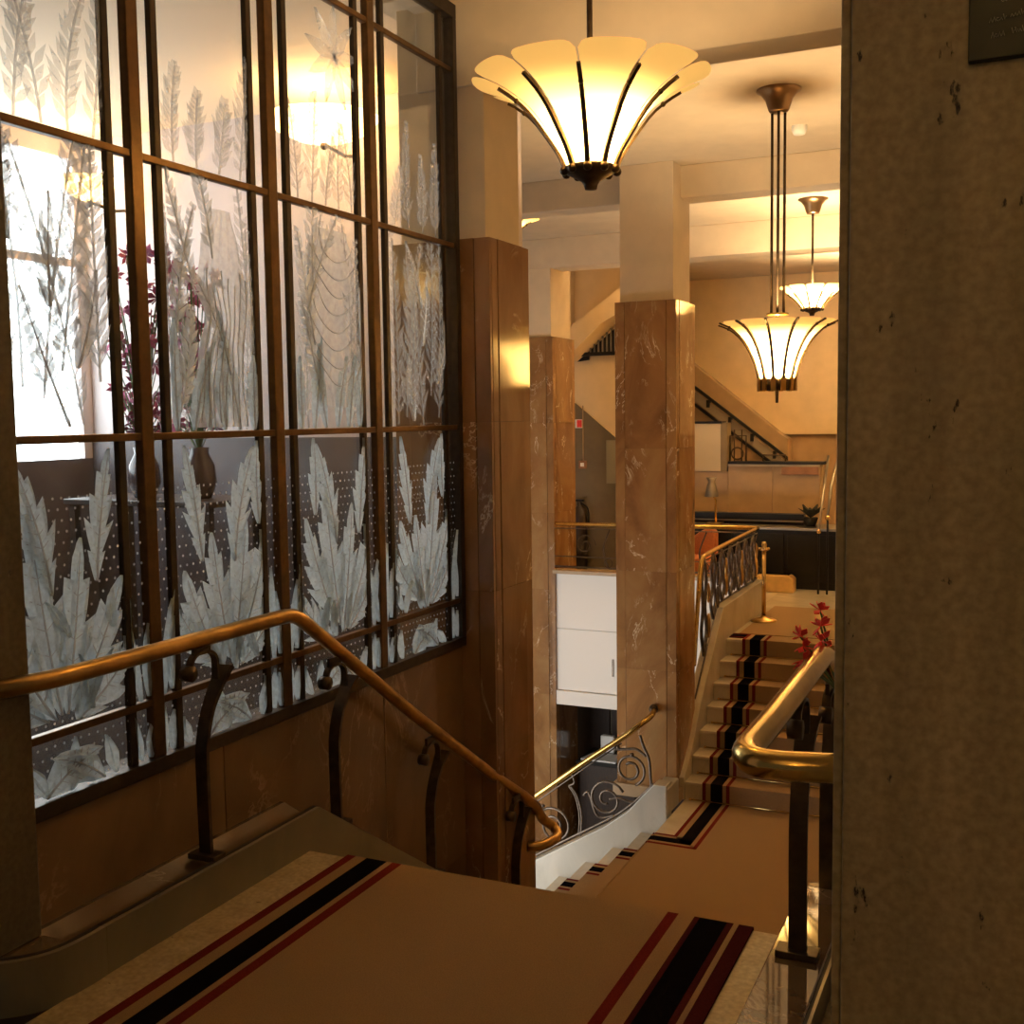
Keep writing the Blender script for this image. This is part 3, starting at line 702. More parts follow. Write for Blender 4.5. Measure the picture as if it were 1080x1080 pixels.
pth = smooth_path([(-2.62, 1.98, .865), (-2.50, 2.06, .866), (-2.445, 2.18, .867), (-2.43, 2.35, .867), (-2.43, 2.8, .866)], 6) + [Vector((-2.43, 3.25, .865))] + \
    bez((-2.43, 3.27, .865), (-2.43, 3.33, .865), (-2.43, 3.36, .852), (-2.43, 3.42, .81), 6) + [Vector((-2.43, 4.2, railz(4.2))), Vector((-2.43, 4.9, railz(4.9))), Vector((-2.43, 5.15, railz(5.15)))] + \
    smooth_path([(-2.43, 5.45, railz(5.45)), (-2.425, 5.60, -.70), (-2.40, 5.66, -.735), (-2.36, 5.66, -.745), (-2.33, 5.60, -.745), (-2.33, 5.5, -.745), (-2.33, 5.335, -.745)], 5)
# end of the rail curls back to the pilaster
pth = [p for p in pth if not (p.y > 5.2)] + smooth_path([(-2.34, 5.32, railz(5.32)), (-2.35, 5.42, -.60), (-2.31, 5.47, -.655), (-2.27, 5.44, -.685), (-2.27, 5.36, -.69), (-2.30, 5.27, -.69), (-2.36, 5.24, -.69)], 5)
pth2 = []
for p in pth:
    if p.y > 4.7: p = Vector((p.x + min(1, (p.y - 4.7) / .4) * .09 if p.y < 5.4 and p.x < -2.38 else p.x, p.y, p.z))
    pth2.append(p)
MB().tube(pth2, .027, 12).build('rail', brass_d, lr, True)
for y in (2.82, 3.58, 4.33): post(lr, -2.43, y, skz(y), railz(y + .05))
post(lr, -2.33, 5.03, railz(5.03) - .78, railz(5.08))
rr_ = thing('stair_handrail', (-.53, 2.9, .14), 'thick shiny brass handrail bending in beside the right pillar', 'handrail', 'near brass handrails')
rp_path = [Vector((-.27, 2.31, .85)), Vector((-.36, 2.285, .85))] + bez((-.40, 2.275, .85), (-.50, 2.245, .85), (-.545, 2.27, .85), (-.535, 2.40, .851), 10) + [Vector((-.533, 2.6, .853)), Vector((-.533, 3.25, .865))] + \
    bez((-.533, 3.27, .865), (-.533, 3.33, .865), (-.533, 3.36, .852), (-.533, 3.42, .81), 6) + [Vector((-.533, 5.3, railz(5.3)))]
MB().tube(rp_path, .031, 14).build('rail', brass, rr_, True)
for x_, y in ((-.526, 2.90), (-.535, 3.43), (-.526, 4.2)): post(rr_, x_, y, skz(y) + .003, railz(y + .05))

# ------------------------------------------------------------------ wrought iron balustrades
def spiral(plane, c, r0, r1, a0, turns, n=34):
    out = []
    for i in range(n + 1):
        t = i / n; r = r0 + (r1 - r0) * t; a = a0 + turns * 2 * PI * t; u, v = c[0] + r * math.cos(a), c[1] + r * math.sin(a)
        out.append((u, plane[1], v) if plane[0] == 'y' else (plane[1], u, v))
    return out
b3 = thing('iron_balustrade', (-3.2, 8.545, -2.2), 'scrolled wrought-iron balustrade with brass rail against the free-standing column', 'balustrade', 'iron balustrades')
MB().tube(smooth_path([(-5.2, 8.545, -2.70), (-4.4, 8.545, -2.14), (-3.75, 8.545, -1.648), (-3.3, 8.545, -1.30), (-2.98, 8.545, -1.065), (-2.84, 8.56, -.95), (-2.77, 8.66, -.89), (-2.80, 8.84, -.87)], 6), .024, 10).build('rail', brass, b3, True)
MB().ball((-2.795, 8.80, -.87), .04).build('rail_rosette', bronze, b3, True)
Pp = ('y', 8.545)
def it(path, name='scroll', r=.0115, parent=None, mat=None): return MB().tube(path, r, 6).build(name, mat or iron, parent, True)
it([(-5.1, 8.545, -2.70), (-3.72, 8.545, -1.68), (-3.3, 8.545, -1.35), (-2.99, 8.545, -1.115)], 'upper_bar', .006, b3)
it(smooth_path([(-5.2, 8.545, -3.12), (-3.75, 8.545, -2.17), (-3.12, 8.545, -1.78), (-2.92, 8.545, -1.63), (-2.76, 8.545, -1.47), (-2.72, 8.545, -1.42)]), 'bottom_bar', .011, b3)
it(spiral(Pp, (-2.917, -1.325), .135, .05, -1.2, 1.55), parent=b3); it(spiral(Pp, (-3.121, -1.605), .165, .035, .5, 1.7), parent=b3); it(spiral(Pp, (-3.60, -1.90), .16, .05, 2.2, -1.5), parent=b3)
it(smooth_path([(-2.83, 8.545, -1.03), (-2.80, 8.545, -1.12), (-2.755, 8.545, -1.22), (-2.742, 8.545, -1.36), (-2.735, 8.545, -1.47)]), 'end_scroll', .012, b3)
it(smooth_path([(-2.735, 8.545, -1.46), (-2.80, 8.545, -1.55), (-2.9, 8.545, -1.60), (-3.02, 8.545, -1.58), (-3.1, 8.545, -1.60)]), parent=b3)
it(smooth_path([(-3.05, 8.545, -1.17), (-2.96, 8.545, -1.16), (-2.86, 8.545, -1.15), (-2.78, 8.545, -1.2)]), parent=b3)
it(smooth_path([(-3.33, 8.545, -1.60), (-3.28, 8.545, -1.57), (-3.2, 8.545, -1.76), (-3.05, 8.545, -1.73)]), parent=b3)
for dx in (0, .018):
    it(smooth_path([(-3.46 + dx, 8.545, -1.535), (-3.40 + dx, 8.545, -1.62), (-3.365 + dx, 8.545, -1.78), (-3.375 + dx, 8.545, -1.95)]), 'upright', .009, b3)
it(smooth_path([(-3.43, 8.545, -1.43), (-3.41, 8.545, -1.50), (-3.46, 8.545, -1.53)]), 'rail_hook', .008, b3)
for (xx, zz) in ((-3.70, -1.74), (-3.02, -1.15), (-2.90, -1.20)): MB().ball((xx, 8.545, zz), .018).build('iron_bud', iron, b3, True)
for k in range(4):
    it(spiral(Pp, (-3.95 - .32 * k, -2.12 - .2 * k), .14, .04, 1, 1.5), parent=b3)
b2 = thing('iron_balustrade', (-2.62, 10.8, -.22), 'leafy wrought-iron balustrade with brass rail beside the rising flight', 'balustrade', 'iron balustrades')
MB().tube(smooth_path([(-2.62, 11.94, .352), (-2.62, 10.8, .335), (-2.62, 9.85, .315), (-2.62, 9.68, .285), (-2.62, 9.61, .17), (-2.62, 9.52, -.15), (-2.62, 9.45, -.43), (-2.62, 9.41, -.62)], 6), .021, 8).build('rail', brass, b2, True)
it([(-2.62, 11.9, .30), (-2.62, 9.75, .265)], 'upper_bar', .006, b2); it([(-2.62, 11.9, -.185), (-2.62, 10.22, -.2)], 'bottom_bar', .008, b2)
it([(-2.62, 10.22, -.2), (-2.62, 9.44, -.92)], 'bottom_bar', .008, b2)
for k in range(7):
    y = 9.74 + k * .325; zb = -.19 if y > 10.2 else -.19 - (10.2 - y) * .88; zt = .29; h = zt - zb
    lo = smooth_path([(-2.62, y, zb), (-2.62, y - .085, zb + h * .25), (-2.62, y - .03, zb + h * .5), (-2.62, y - .075, zb + h * .78), (-2.62, y, zt)]); l2 = [Vector((p.x, 2 * y - p.y, p.z)) for p in lo]
    it(lo, 'iron_loop', .017, b2); it(l2, 'iron_loop', .017, b2)
    leafm = MB(); 
    for zz, s_ in ((.28, 1), (.62, .8)):
        leafm.ball((-2.62, y + .16, zb + h * zz), .062 * s_, .35, .6, 1.9, 8, 6)
    leafm.build('gilt_leaf', (brass_d, iron)[k % 2], b2, True)
bg = thing('iron_balustrade', (-3.8, 11.93, -.2), 'low iron gallery balustrade with level brass rail above the white panels', 'balustrade', 'iron balustrades')
MB().tube([(-5.0, 12.02, .335), (-4.95, 11.93, .335), (-2.62, 11.93, .352)], .022, 8).build('rail', brass, bg, True)
it([(-4.98, 11.93, .285), (-2.65, 11.93, .30)], 'upper_bar', .006, bg); it([(-4.98, 11.93, -.16), (-2.65, 11.93, -.16)], 'bottom_bar', .010, bg); it([(-4.98, 11.93, -.04), (-2.65, 11.93, -.04)], 'lower_bar', .006, bg)
for k in range(4):
    x = -4.60 + k * .56
    it(spiral(('y', 11.93), (x, .10), .13, .03, k, 1.4), r=.006, parent=bg, mat=bronze); it(spiral(('y', 11.93), (x + .28, -.1), .05, .05, 0, 1), 'ring', .005, bg, bronze)
    it(smooth_path([(x + .28, 11.93, -.15), (x + .22, 11.93, .05), (x + .30, 11.93, .29)]), 'upright', .009, bg, bronze)

# gallery edge, white wall panels and lobby below
ge = sroot('wall_gallery_front', (-3.8, 12, -1.8), 'white panelled wall under the gallery balustrade')
B(-5.0, -2.68, 11.90, 12.06, -.245, -.2).build('stone_coping', dado_m, ge, bevel=.006)
xs = [-5.0, -4.22, -3.45, -2.68]
for i in range(3):
    B(xs[i] + .002, xs[i + 1] - .002, 11.985, 12.02, -.90, -.247).build('white_panel', white_p, ge, bevel=.003)
    B(xs[i] + .002, xs[i + 1] - .002, 11.985, 12.02, -1.63, -.903).build('white_panel', white_p, ge, bevel=.003)
B(-5.0, -2.68, 11.95, 12.10, -1.80, -1.635).build('white_pelmet', white_p, ge, bevel=.004)
B(-4.30, -4.28, 11.97, 11.986, -1.42, -1.22).build('slot_handle', iron, ge)
B(-5.02, -4.985, 11.93, 12.0, -1.80, -.245).build('panel_jamb', rose2, ge)
lw = sroot('wall_lobby_back', (-4, 13.3, FZ), 'dark timber doors at the back of the lobby')
for i in range(8):
    B(-7.2 + i * .6 + .01, -6.6 + i * .6 - .01, 13.3, 13.36, FZ, -1.8).build('timber_panel', darkwood, lw, bevel=.01)
dk = thing('lobby_desk', (-4.75, 12.75, FZ), 'dark lobby desk with pale papers seen below the white panels', 'desk')
B(-4.92, -4.2, 12.5, 13.0, FZ, -2.66).build('body', darkwood, dk, bevel=.01); B(-4.95, -4.15, 12.45, 13.05, -2.66, -2.62).build('desktop', black_l, dk, bevel=.006)
tag(MB().prism([(-4.90, 12.5), (-4.45, 12.5), (-4.45, 12.8), (-4.84, 12.8)], 'z', -2.62, -2.60).build('paper_stack', paper), 'white papers lying on the dark lobby desk', 'papers')
tag(B(-4.78, -4.60, 12.86, 12.95, -2.62, -2.40).build('desk_telephone', paper, None, bevel=.02), 'small white box standing behind papers on lobby desk', 'box')

# ------------------------------------------------------------------ pendant lamps
def pendant(name, cx, cy, prof, zt_ceil, npet, label, rib_to, rods, tip, ring_style, watts, rot=0, round_=.12):
    """trumpet of glass petals: prof = [(r,z)...] bottom to rim"""
    t = thing(name, (cx, cy, zt_ceil), label, 'pendant lamp', 'glass petal pendants')
    n = len(prof) - 1
    def P(v):
        x = v * n; i = min(int(x), n - 1); f = x - i
        p0, p1, p2, p3 = prof[max(i - 1, 0)], prof[i], prof[i + 1], prof[min(i + 2, n)]
        g = lambda a, b, c, d: .5 * (2 * b + (c - a) * f + (2 * a - 5 * b + 4 * c - d) * f * f + (3 * b - a - 3 * c + d) * f ** 3)
        return g(p0[0], p1[0], p2[0], p3[0]), g(p0[1], p1[1], p2[1], p3[1])
    half = PI / npet
    for k in range(npet):
        a = rot + 2 * PI * k / npet; v = []; f = []; nu, nv = 16, 14
        for j in range(nv + 1):
            for i in range(nu + 1):
                u = -1 + 2 * i / nu; vv = j / nv * (1 - round_ * abs(u) ** 7); r, zz = P(vv)
                aa = a + u * (half - .004 / max(r, .02)); rr2 = r * (1 - .02 * u * u)
                v.append((cx + rr2 * math.cos(aa), cy + rr2 * math.sin(aa), zz))
        for j in range(nv):
            for i in range(nu): q = j * (nu + 1) + i; f.append((q, q + 1, q + nu + 2, q + nu + 1))
        MB().add(v, f).build('glass_petal', shade, t, True)
        pts = []
        for j in range(13):
            r, zz = P(j / 12 * rib_to); aa = a + half; pts.append((cx + (r + .012) * math.cos(aa), cy + (r + .012) * math.sin(aa), zz - .006))
        rb = MB().tube(pts, [1 - .3 * j / 12 for j in range(13)], flat=(.020, .010), up=(-math.sin(a + half), math.cos(a + half), 0)).build('rib', bronze, t)
        MB().ball(pts[-3], .010).build('rib_stud', bronze, rb, True)
    r0, z0 = prof[0]
    if ring_style == 'finial':
        m = MB().lathe([(.001, tip), (.022, tip + .002), (.026, tip + .018), (.034, tip + .03), (r0 * .62, z0 - .034), (r0 + .010, z0 - .014), (r0 + .018, z0 + .005), (r0 + .002, z0 + .012), (.001, z0 + .006)], cx, cy, 20, False)
        m.build('finial', bronze, t, True)
        for k in range(npet):
            a = rot + half + 2 * PI * k / npet; MB().ball((cx + (r0 + .016) * math.cos(a), cy + (r0 + .016) * math.sin(a), z0 - .008), .017).build('finial_leaf', bronze, t, True)
    else:
        MB().lathe([(r0 - .01, z0 - .07), (r0 + .008, z0 - .07), (r0 + .010, z0 + .004), (r0 - .008, z0 + .004)], cx, cy, 24, False).build('collar', bronze, t, True)
        MB().lathe([(.001, z0 - .02), (r0 - .005, z0 - .02), (r0 - .005, z0 - .01), (.001, z0 - .01)], cx, cy, 20, False).build('collar_plate', bronze, t)
        for k in range(npet):
            a = rot + half + 2 * PI * k / npet; c_, s_ = math.cos(a), math.sin(a)
            MB().tube([(cx + (r0 + .014) * c_, cy + (r0 + .014) * s_, z0 - .075), (cx + (r0 + .014) * c_, cy + (r0 + .014) * s_, z0 + .012)], 1, flat=(.032, .012), up=(-s_, c_, 0)).build('collar_tab', brass_d, t)
        MB().lathe([(.001, tip), (.009, tip), (.012, z0 - .07), (.001, z0 - .06)], cx, cy, 10, False).build('drop_rod', bronze, t, True)
    ztop = prof[-1][1]
    if rods == 1:
        MB().tube([(cx, cy, z0), (cx, cy, zt_ceil)], .011, 10).build('rod', bronze, t, True)
    else:
        for k in range(3):
            a = .72 + 2 * PI * k / 3; MB().tube([(cx + .045 * math.cos(a), cy + .045 * math.sin(a), ztop + .05), (cx + .045 * math.cos(a), cy + .045 * math.sin(a), zt_ceil - .12)], .009, 8).build('rod', bronze, t, True)
        MB().lathe([(.001, ztop + .04), (.07, ztop + .04), (.07, ztop + .055), (.001, ztop + .055)], cx, cy, 16, False).build('rod_plate', brass, t, True)
        MB().tube([(cx, cy, z0), (cx, cy, ztop + .05)], .012, 8).build('stem', bronze, t, True)
    MB().lathe([(.055, zt_ceil - .14), (.065, zt_ceil - .125), (.085, zt_ceil - .06), (.115, zt_ceil - .022), (.14, zt_ceil - .008), (.14, zt_ceil)], cx, cy, 24).build('canopy', canopy_m, t, True)
    d = bpy.data.lights.new('bulb', 'POINT'); d.energy = watts; d.color = WARM; d.shadow_soft_size = .05
    o = bpy.data.objects.new('bulb', d); COL.objects.link(o); o.parent = t; o.location = (0, 0, (z0 + (ztop - z0) * .36) - zt_ceil + 0)
    if rods == 1: o.location.x = .05
    return t
pendant('pendant_lamp', -1.475, 3.912, [(.082, 2.468), (.108, 2.525), (.16, 2.60), (.23, 2.685), (.325, 2.752), (.432, 2.795)], 3.56, 10, 'large amber glass petal lamp hanging nearest over the stairs', .80, 1, 2.393, 'finial', 36, rot=-1.01, round_=.09)
pendant('pendant_lamp', .3, -1.0, [(.105, 2.485), (.135, 2.55), (.185, 2.64), (.255, 2.735), (.345, 2.805), (.45, 2.85)], 3.56, 10, 'added petal lamp behind the viewer lighting the right pillar', .80, 1, 2.393, 'finial', 46)  # unseen lamp, added to light the front of the right pillar
pendant('pendant_lamp', -1.481, 7.284, [(.105, 1.79), (.125, 1.87), (.16, 1.96), (.215, 2.05), (.29, 2.12), (.37, 2.155)], 3.6, 12, 'slender ribbed petal lamp on three rods beside right pillar', 1.0, 3, 1.64, 'collar', 150, rot=-1.3, round_=.06)
pendant('pendant_lamp', -1.919, 11.055, [(.08, 2.57), (.11, 2.61), (.16, 2.665), (.22, 2.715), (.27, 2.75), (.31, 2.775)], 3.6, 10, 'distant bright petal lamp partly hidden by right pillar', .6, 1, 2.50, 'finial', 140, rot=-1.3)
pendant('pendant_lamp', -4.62, 9.80, [(.105, 3.26), (.13, 3.3), (.18, 3.35), (.25, 3.40), (.32, 3.43), (.38, 3.45)], 3.6, 10, 'lamp of which only the lit edge shows past the pilaster', .7, 1, 3.18, 'finial', 42)
pendant('pendant_lamp', -4.2, 13.3, [(.06, 2.86), (.08, 2.9), (.10, 2.96), (.13, 3.0), (.16, 3.03), (.19, 3.05)], 3.6, 8, 'small added petal lamp brightening the gallery, hidden behind the free-standing column', .7, 1, 2.80, 'finial', 110)  # added fill lamp for the gallery wall, concealed by the column
pendant('pendant_lamp', -1.6, 14.2, [(.105, 2.86), (.13, 2.9), (.18, 2.96), (.25, 3.02), (.32, 3.07), (.38, 3.1)], 3.6, 10, 'added pendant brightening the far hall, hidden behind the right pillar', .7, 1, 2.78, 'finial', 520)  # extra lamp added out of sight to brighten the far wall

# wall lights of the rear room (seen through the glass)
for k, (x, z_) in enumerate(((-4.14, 3.43), (-6.15, 3.25))):
    sc_ = thing('wall_sconce', (x, 6.55, z_ - .12), ('wide glowing bowl wall light behind the third glass bay', 'wall light near the street window behind the first glass bay')[k], 'wall light', 'rear room wall lights')
    w = (.36, .20)[k]
    MB().lathe([(.03, z_ - .10), (w * .5, z_ - .07), (w * .85, z_ - .01), (w, z_ + .06), (w * .95, z_ + .06), (w * .8, z_)], x, 6.16, 24, False).build('glass_bowl', glow, sc_, True)
    MB().tube([(x, 6.16, z_ - .10), (x, 6.40, z_ - .13), (x, 6.555, z_ - .10)], .012, 8).build('arm', bronze, sc_, True)
    MB().ball((x, 6.16, z_ - .115), .025).build('knob', bronze, sc_, True)
    d = bpy.data.lights.new('bulb', 'POINT'); d.energy = (7, 4)[k]; d.color = (1, .74, .46); d.shadow_soft_size = .08
    o = bpy.data.objects.new('bulb', d); COL.objects.link(o); o.parent = sc_; o.location = (0, -.39, .16)
pendant('pendant_lamp', -4.4, 1.9, [(.105, 2.485), (.135, 2.55), (.185, 2.64), (.255, 2.735), (.345, 2.805), (.45, 2.85)], 3.70, 10, 'added petal lamp lighting the room behind the screen, kept unseen', .80, 1, 2.393, 'finial', 24)  # added out-of-view lamp that lights the rear ceiling evenly
# flowers and vase behind the glass
blossom = MB()
for q in range(6):
    a = q * PI / 3; blossom.add([(0, 0, 0), (.028 * math.cos(a - .45), .028 * math.sin(a - .45), .012), (.045 * math.cos(a), .045 * math.sin(a), .022), (.028 * math.cos(a + .45), .028 * math.sin(a + .45), .012)], [(0, 1, 2, 3)])
bl_o = blossom.build('blossom', mag_m); bl_me = bl_o.data; bpy.data.objects.remove(bl_o)
for q, (vx, vy, s_, lab) in enumerate(((-5.50, 5.9, 1.0, 'tall vase of magenta blossoms behind the first mullion'), (-5.02, 5.9, .8, 'smaller vase of magenta blossoms behind the second glass bay'))):
    hz = 1.12
    vt = thing('flower_vase', (vx, vy, 1.06), lab, 'flowers', 'rear room flowers')
    MB().lathe([(.001, 1.06), (.07, 1.06), (.11, 1.16), (.10, 1.28), (.06, 1.36), (.07, 1.40), (.055, 1.40), (.05, 1.36), (.001, 1.30)], vx, vy, 16, False).build('vase', vase_m, vt, True)
    stem = MB()
    for k in range(80):
        a = rnd.uniform(0, 2 * PI); rad = rnd.uniform(.03, .26) * s_; hh = rnd.uniform(1.5, 2.75) if q == 0 else rnd.uniform(1.5, 2.6)
        p = Vector((vx + rad * math.cos(a), vy + rad * math.sin(a) * .6, hh))
        stem.tube([(vx, vy, 1.36), (vx + (p.x - vx) * .5, vy + (p.y - vy) * .5, 1.4 + (hh - 1.4) * .6), p], .004, 4)
        o = bpy.data.objects.new('blossom', bl_me); COL.objects.link(o); o.parent = vt; o.location = p - vt.location
        o.rotation_euler = (rnd.uniform(.6, 2.2), 0, rnd.uniform(0, 6.28)); o.scale = [rnd.uniform(1.0, 2.0)] * 3
    stem.build('stems', green_m, vt)
tb = thing('side_table', (-5.25, 5.9, 0), 'dark side table with flower vases behind the glass screen', 'table')
B(-5.95, -4.7, 5.6, 6.2, 1.02, 1.06).build('tabletop', darkwood, tb, bevel=.006)
for x in (-5.9, -4.75):
    for y in (5.65, 6.15): B(x - .025, x + .025, y - .025, y + .025, 0, 1.02).build('leg', darkwood, tb)

# ------------------------------------------------------------------ far hall
fd = sroot('baseboard_back', (-3, 16.9, UZ), 'stone dado following the far stair')
MB().prism([(-3.8, UZ), (-3.8, 1.66), (-3.30, 1.265), (.6, 1.265), (.6, UZ)], 'y', 16.88, 16.95).build('dado_slab', dado_m, fd, bevel=.004)
fs = thing('stair_wall', (-4.3, 16.3, UZ), 'far flight climbing left with sloping stone-faced side', 'stairs')
MB().prism([(-6.5, UZ), (-6.5, 3.50), (-5.9, 3.36), (-3.7, 1.59), (-3.30, 1.265), (-3.2, 1.2), (-3.2, UZ)], 'y', 16.55, 16.88).build('side_wall', dado_m, fs, bevel=.01)
MB().prism([(-6.5, 3.50), (-6.5, CZ), (.6, CZ), (.6, 1.267), (-3.30, 1.267), (-5.9, 3.362)], 'y', 16.80, 16.87).build('upper_plaster', plaster_o, fs)
def bar_y(x0, z0, x1, z1, y, h, d, name, mat, par): return MB().prism([(x0, z0), (x1, z1), (x1, z1 - h), (x0, z0 - h)], 'y', y - d, y).build(name, mat, par, bevel=.004)
bar_y(-5.6, 2.80, -3.18, .945, 16.48, .055, .05, 'handrail', black_l, fs)
bar_y(-5.6, 2.54, -3.40, .86, 16.48, .05, .05, 'lower_rail', black_l, fs)
bar_y(-5.6, 2.71, -3.25, .90, 16.52, .15, .03, 'rail_panel', band_m, fs)
for k in range(5):
    x = -4.7 + k * .33; zz = 2.09 - (x + 4.7) * .767; B(x - .02, x + .02, 16.44, 16.56, zz - .16, zz - .05).build('rail_bracket', black_l, fs)
pw = thing('stone_parapet', (-3.2, 15.1, UZ), 'pale stone parapet with black capping behind the counter', 'parapet')
xs = [-4.3, -3.7, -3.1, -2.48]
for i in range(3): B(xs[i] + .002, xs[i + 1] - .002, 15.0, 15.2, UZ, .80 if i == 0 else .87).build('stone_slab', dado_m, pw, bevel=.003)
B(-3.70, -2.42, 14.97, 15.23, .90, .935).build('black_cap', black_l, pw, bevel=.004); B(-3.70, -2.48, 14.98, 15.22, .87, .90).build('pale_cap', cream, pw)
tag(B(-2.98, -2.50, 14.975, 14.999, .765, .865).build('wood_plaque', wood_m, None, bevel=.004), 'narrow brown wooden plaque on the stone parapet', 'plaque')
wb = thing('white_cabinet', (-4.1, 15.1, .80), 'pale upright panel box with dark edge on the parapet', 'cabinet')
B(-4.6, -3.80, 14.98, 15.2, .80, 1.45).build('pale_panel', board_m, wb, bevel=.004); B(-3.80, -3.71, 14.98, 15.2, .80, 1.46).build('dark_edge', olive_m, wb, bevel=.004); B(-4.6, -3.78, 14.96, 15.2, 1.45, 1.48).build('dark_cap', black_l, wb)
gr = thing('stair_grille', (-3.55, 15.1, .935), 'small dark metal railing frame on the parapet cap', 'railing')
for (x0, x1, z0, z1) in ((-3.70, -3.48, 1.0, 1.28), (-3.64, -3.54, 1.05, 1.36), (-3.25, -2.95, .935, 1.02)):
    it([(x0, 15.1, .935), (x0, 15.1, z1), (x1, 15.1, z1), (x1, 15.1, .935)], 'frame_bar', .010, gr, bronze)
it(spiral(('y', 15.1), (-3.60, 1.04), .08, .08, 0, 1), 'ring', .012, gr, bronze)
ct = thing('reception_counter', (-3.1, 13.8, UZ), 'black reception counter below the stone parapet', 'counter')
B(-4.6, -2.02, 13.6, 14.1, UZ, .17).build('body', black_l, ct, bevel=.006); B(-4.65, -1.98, 13.55, 14.15, .17, .20).build('worktop', steel, ct, bevel=.004); B(-4.6, -2.5, 13.95, 14.1, .20, .33).build('upstand', black_l, ct); B(-4.6, -2.5, 13.9, 13.95, .235, .25).build('brass_line', steel, ct)
for k in range(4): B(-4.55 + k * .64, -3.95 + k * .64, 13.585, 13.6, UZ + .08, .12).build('front_panel', black_l, ct, bevel=.006)
dl = thing('desk_lamp', (-3.55, 13.75, .20), 'small brass desk lamp with glass shade on the counter', 'desk lamp')
B(-3.66, -3.46, 13.68, 13.82, .20, .225).build('base', brass_d, dl, bevel=.006); MB().tube([(-3.55, 13.75, .22), (-3.55, 13.75, .50), (-3.57, 13.72, .56), (-3.59, 13.7, .58)], .012, 8).build('stem', brass, dl, True)
MB().lathe([(.085, .55), (.075, .62), (.055, .70), (.04, .73), (.07, .79), (.06, .79), (.03, .73), (.07, .56)], -3.59, 13.7, 14, False).build('shade', steel, dl, True)
gp = thing('brass_bench', (-2.66, 13.35, UZ), 'low polished brass box shining in front of the counter', 'brass box')
MB().prism([(-2.92, UZ), (-2.92, UZ + .20), (-2.54, UZ + .20), (-2.49, UZ + .16), (-2.49, UZ)], 'y', 13.25, 13.45).build('body', brass_sat, gp, bevel=.01); B(-2.90, -2.55, 13.27, 13.43, UZ + .20, UZ + .215).build('lid', brass_pol, gp, bevel=.004)
pl = thing('dark_plant', (-2.40, 13.85, .2), 'dark leafy plant in a black pot on the counter end', 'plant')
MB().lathe([(.06, .20), (.09, .30), (.08, .31), (.001, .30)], -2.40, 13.85, 12, False).build('pot', black_l, pl, True)
for k in range(12):
    a = k * 2.4; L = .12 + .03 * (k % 3); c_, s_ = math.cos(a), math.sin(a)
    MB().add([(-2.40, 13.85, .30), (-2.40 + c_ * L * .5 - s_ * .05, 13.85 + s_ * L * .5 + c_ * .05, .38), (-2.40 + c_ * L, 13.85 + s_ * L, .42 + .04 * (k % 2)), (-2.40 + c_ * L * .5 + s_ * .05, 13.85 + s_ * L * .5 - c_ * .05, .38)], [(0, 1, 2, 3)]).build('leaf', plant_m, pl, solid=.004)
for k, (xa, xb) in enumerate(((-2.21, -2.25), (-2.11, -2.09))):
    h_ = thing('barrier_rail', (xa, 13.3, UZ), ('thin metal rail with ball end beside the dark plant', 'second thin rail with ball end nearer the pillar')[k], 'rail', 'ball-ended rails')
    z0 = (.19, .355)[k]
    MB().tube([(xa, 13.3, z0), (xa - .01, 13.6, z0 + .35), (xb, 14.2, z0 + .85)], .016, 8).build('rail', steel, h_, True); MB().ball((xa, 13.3, z0), .03).build('ball_end', brass_pol, h_, True)
    MB().tube([(xa, 13.3, UZ), (xa, 13.3, z0)], .012, 8).build('post', black_l, h_)
st = thing('rope_post', (-2.422, 11.32, UZ), 'slim brass rope post standing on the upper landing', 'rope post')
MB().lathe([(.001, UZ + .01), (.135, UZ + .01), (.135, UZ + .018), (.10, UZ + .035), (.03, UZ + .05), (.024, UZ + .07)], -2.422, 11.32, 24, False).build('base', brass_d, st, True)
MB().tube([(-2.422, 11.32, UZ + .05), (-2.422, 11.32, .20)], .022, 12).build('pole', brass_pol, st, True)
MB().lathe([(.022, .18), (.04, .19), (.04, .215), (.025, .225), (.03, .25), (.02, .275), (.001, .28)], -2.422, 11.32, 16, False).build('cap', brass_pol, st, True)
for a in range(4): MB().ball((-2.422 + .045 * math.cos(a * PI / 2 + .4), 11.32 + .045 * math.sin(a * PI / 2 + .4), .205), .016).build('hook', brass_pol, st, True)
ch = thing('armchair', (-3.35, 13.0, UZ), 'orange upholstered armchair behind the gallery balustrade', 'armchair')
B(-3.85, -3.42, 12.85, 13.35, UZ + .15, UZ + .42).build('seat', orange_m, ch, bevel=.05); MB().prism([(-3.85, UZ + .4), (-3.85, UZ + .52), (-3.62, UZ + .70), (-3.50, UZ + .76), (-3.42, UZ + .70), (-3.42, UZ + .4)], 'y', 13.25, 13.4).build('backrest', orange_m, ch, bevel=.03)
for x in (-3.8, -3.46):
    for y in (12.9, 13.3): B(x - .02, x + .02, y - .02, y + .02, UZ, UZ + .16).build('leg', darkwood, ch)

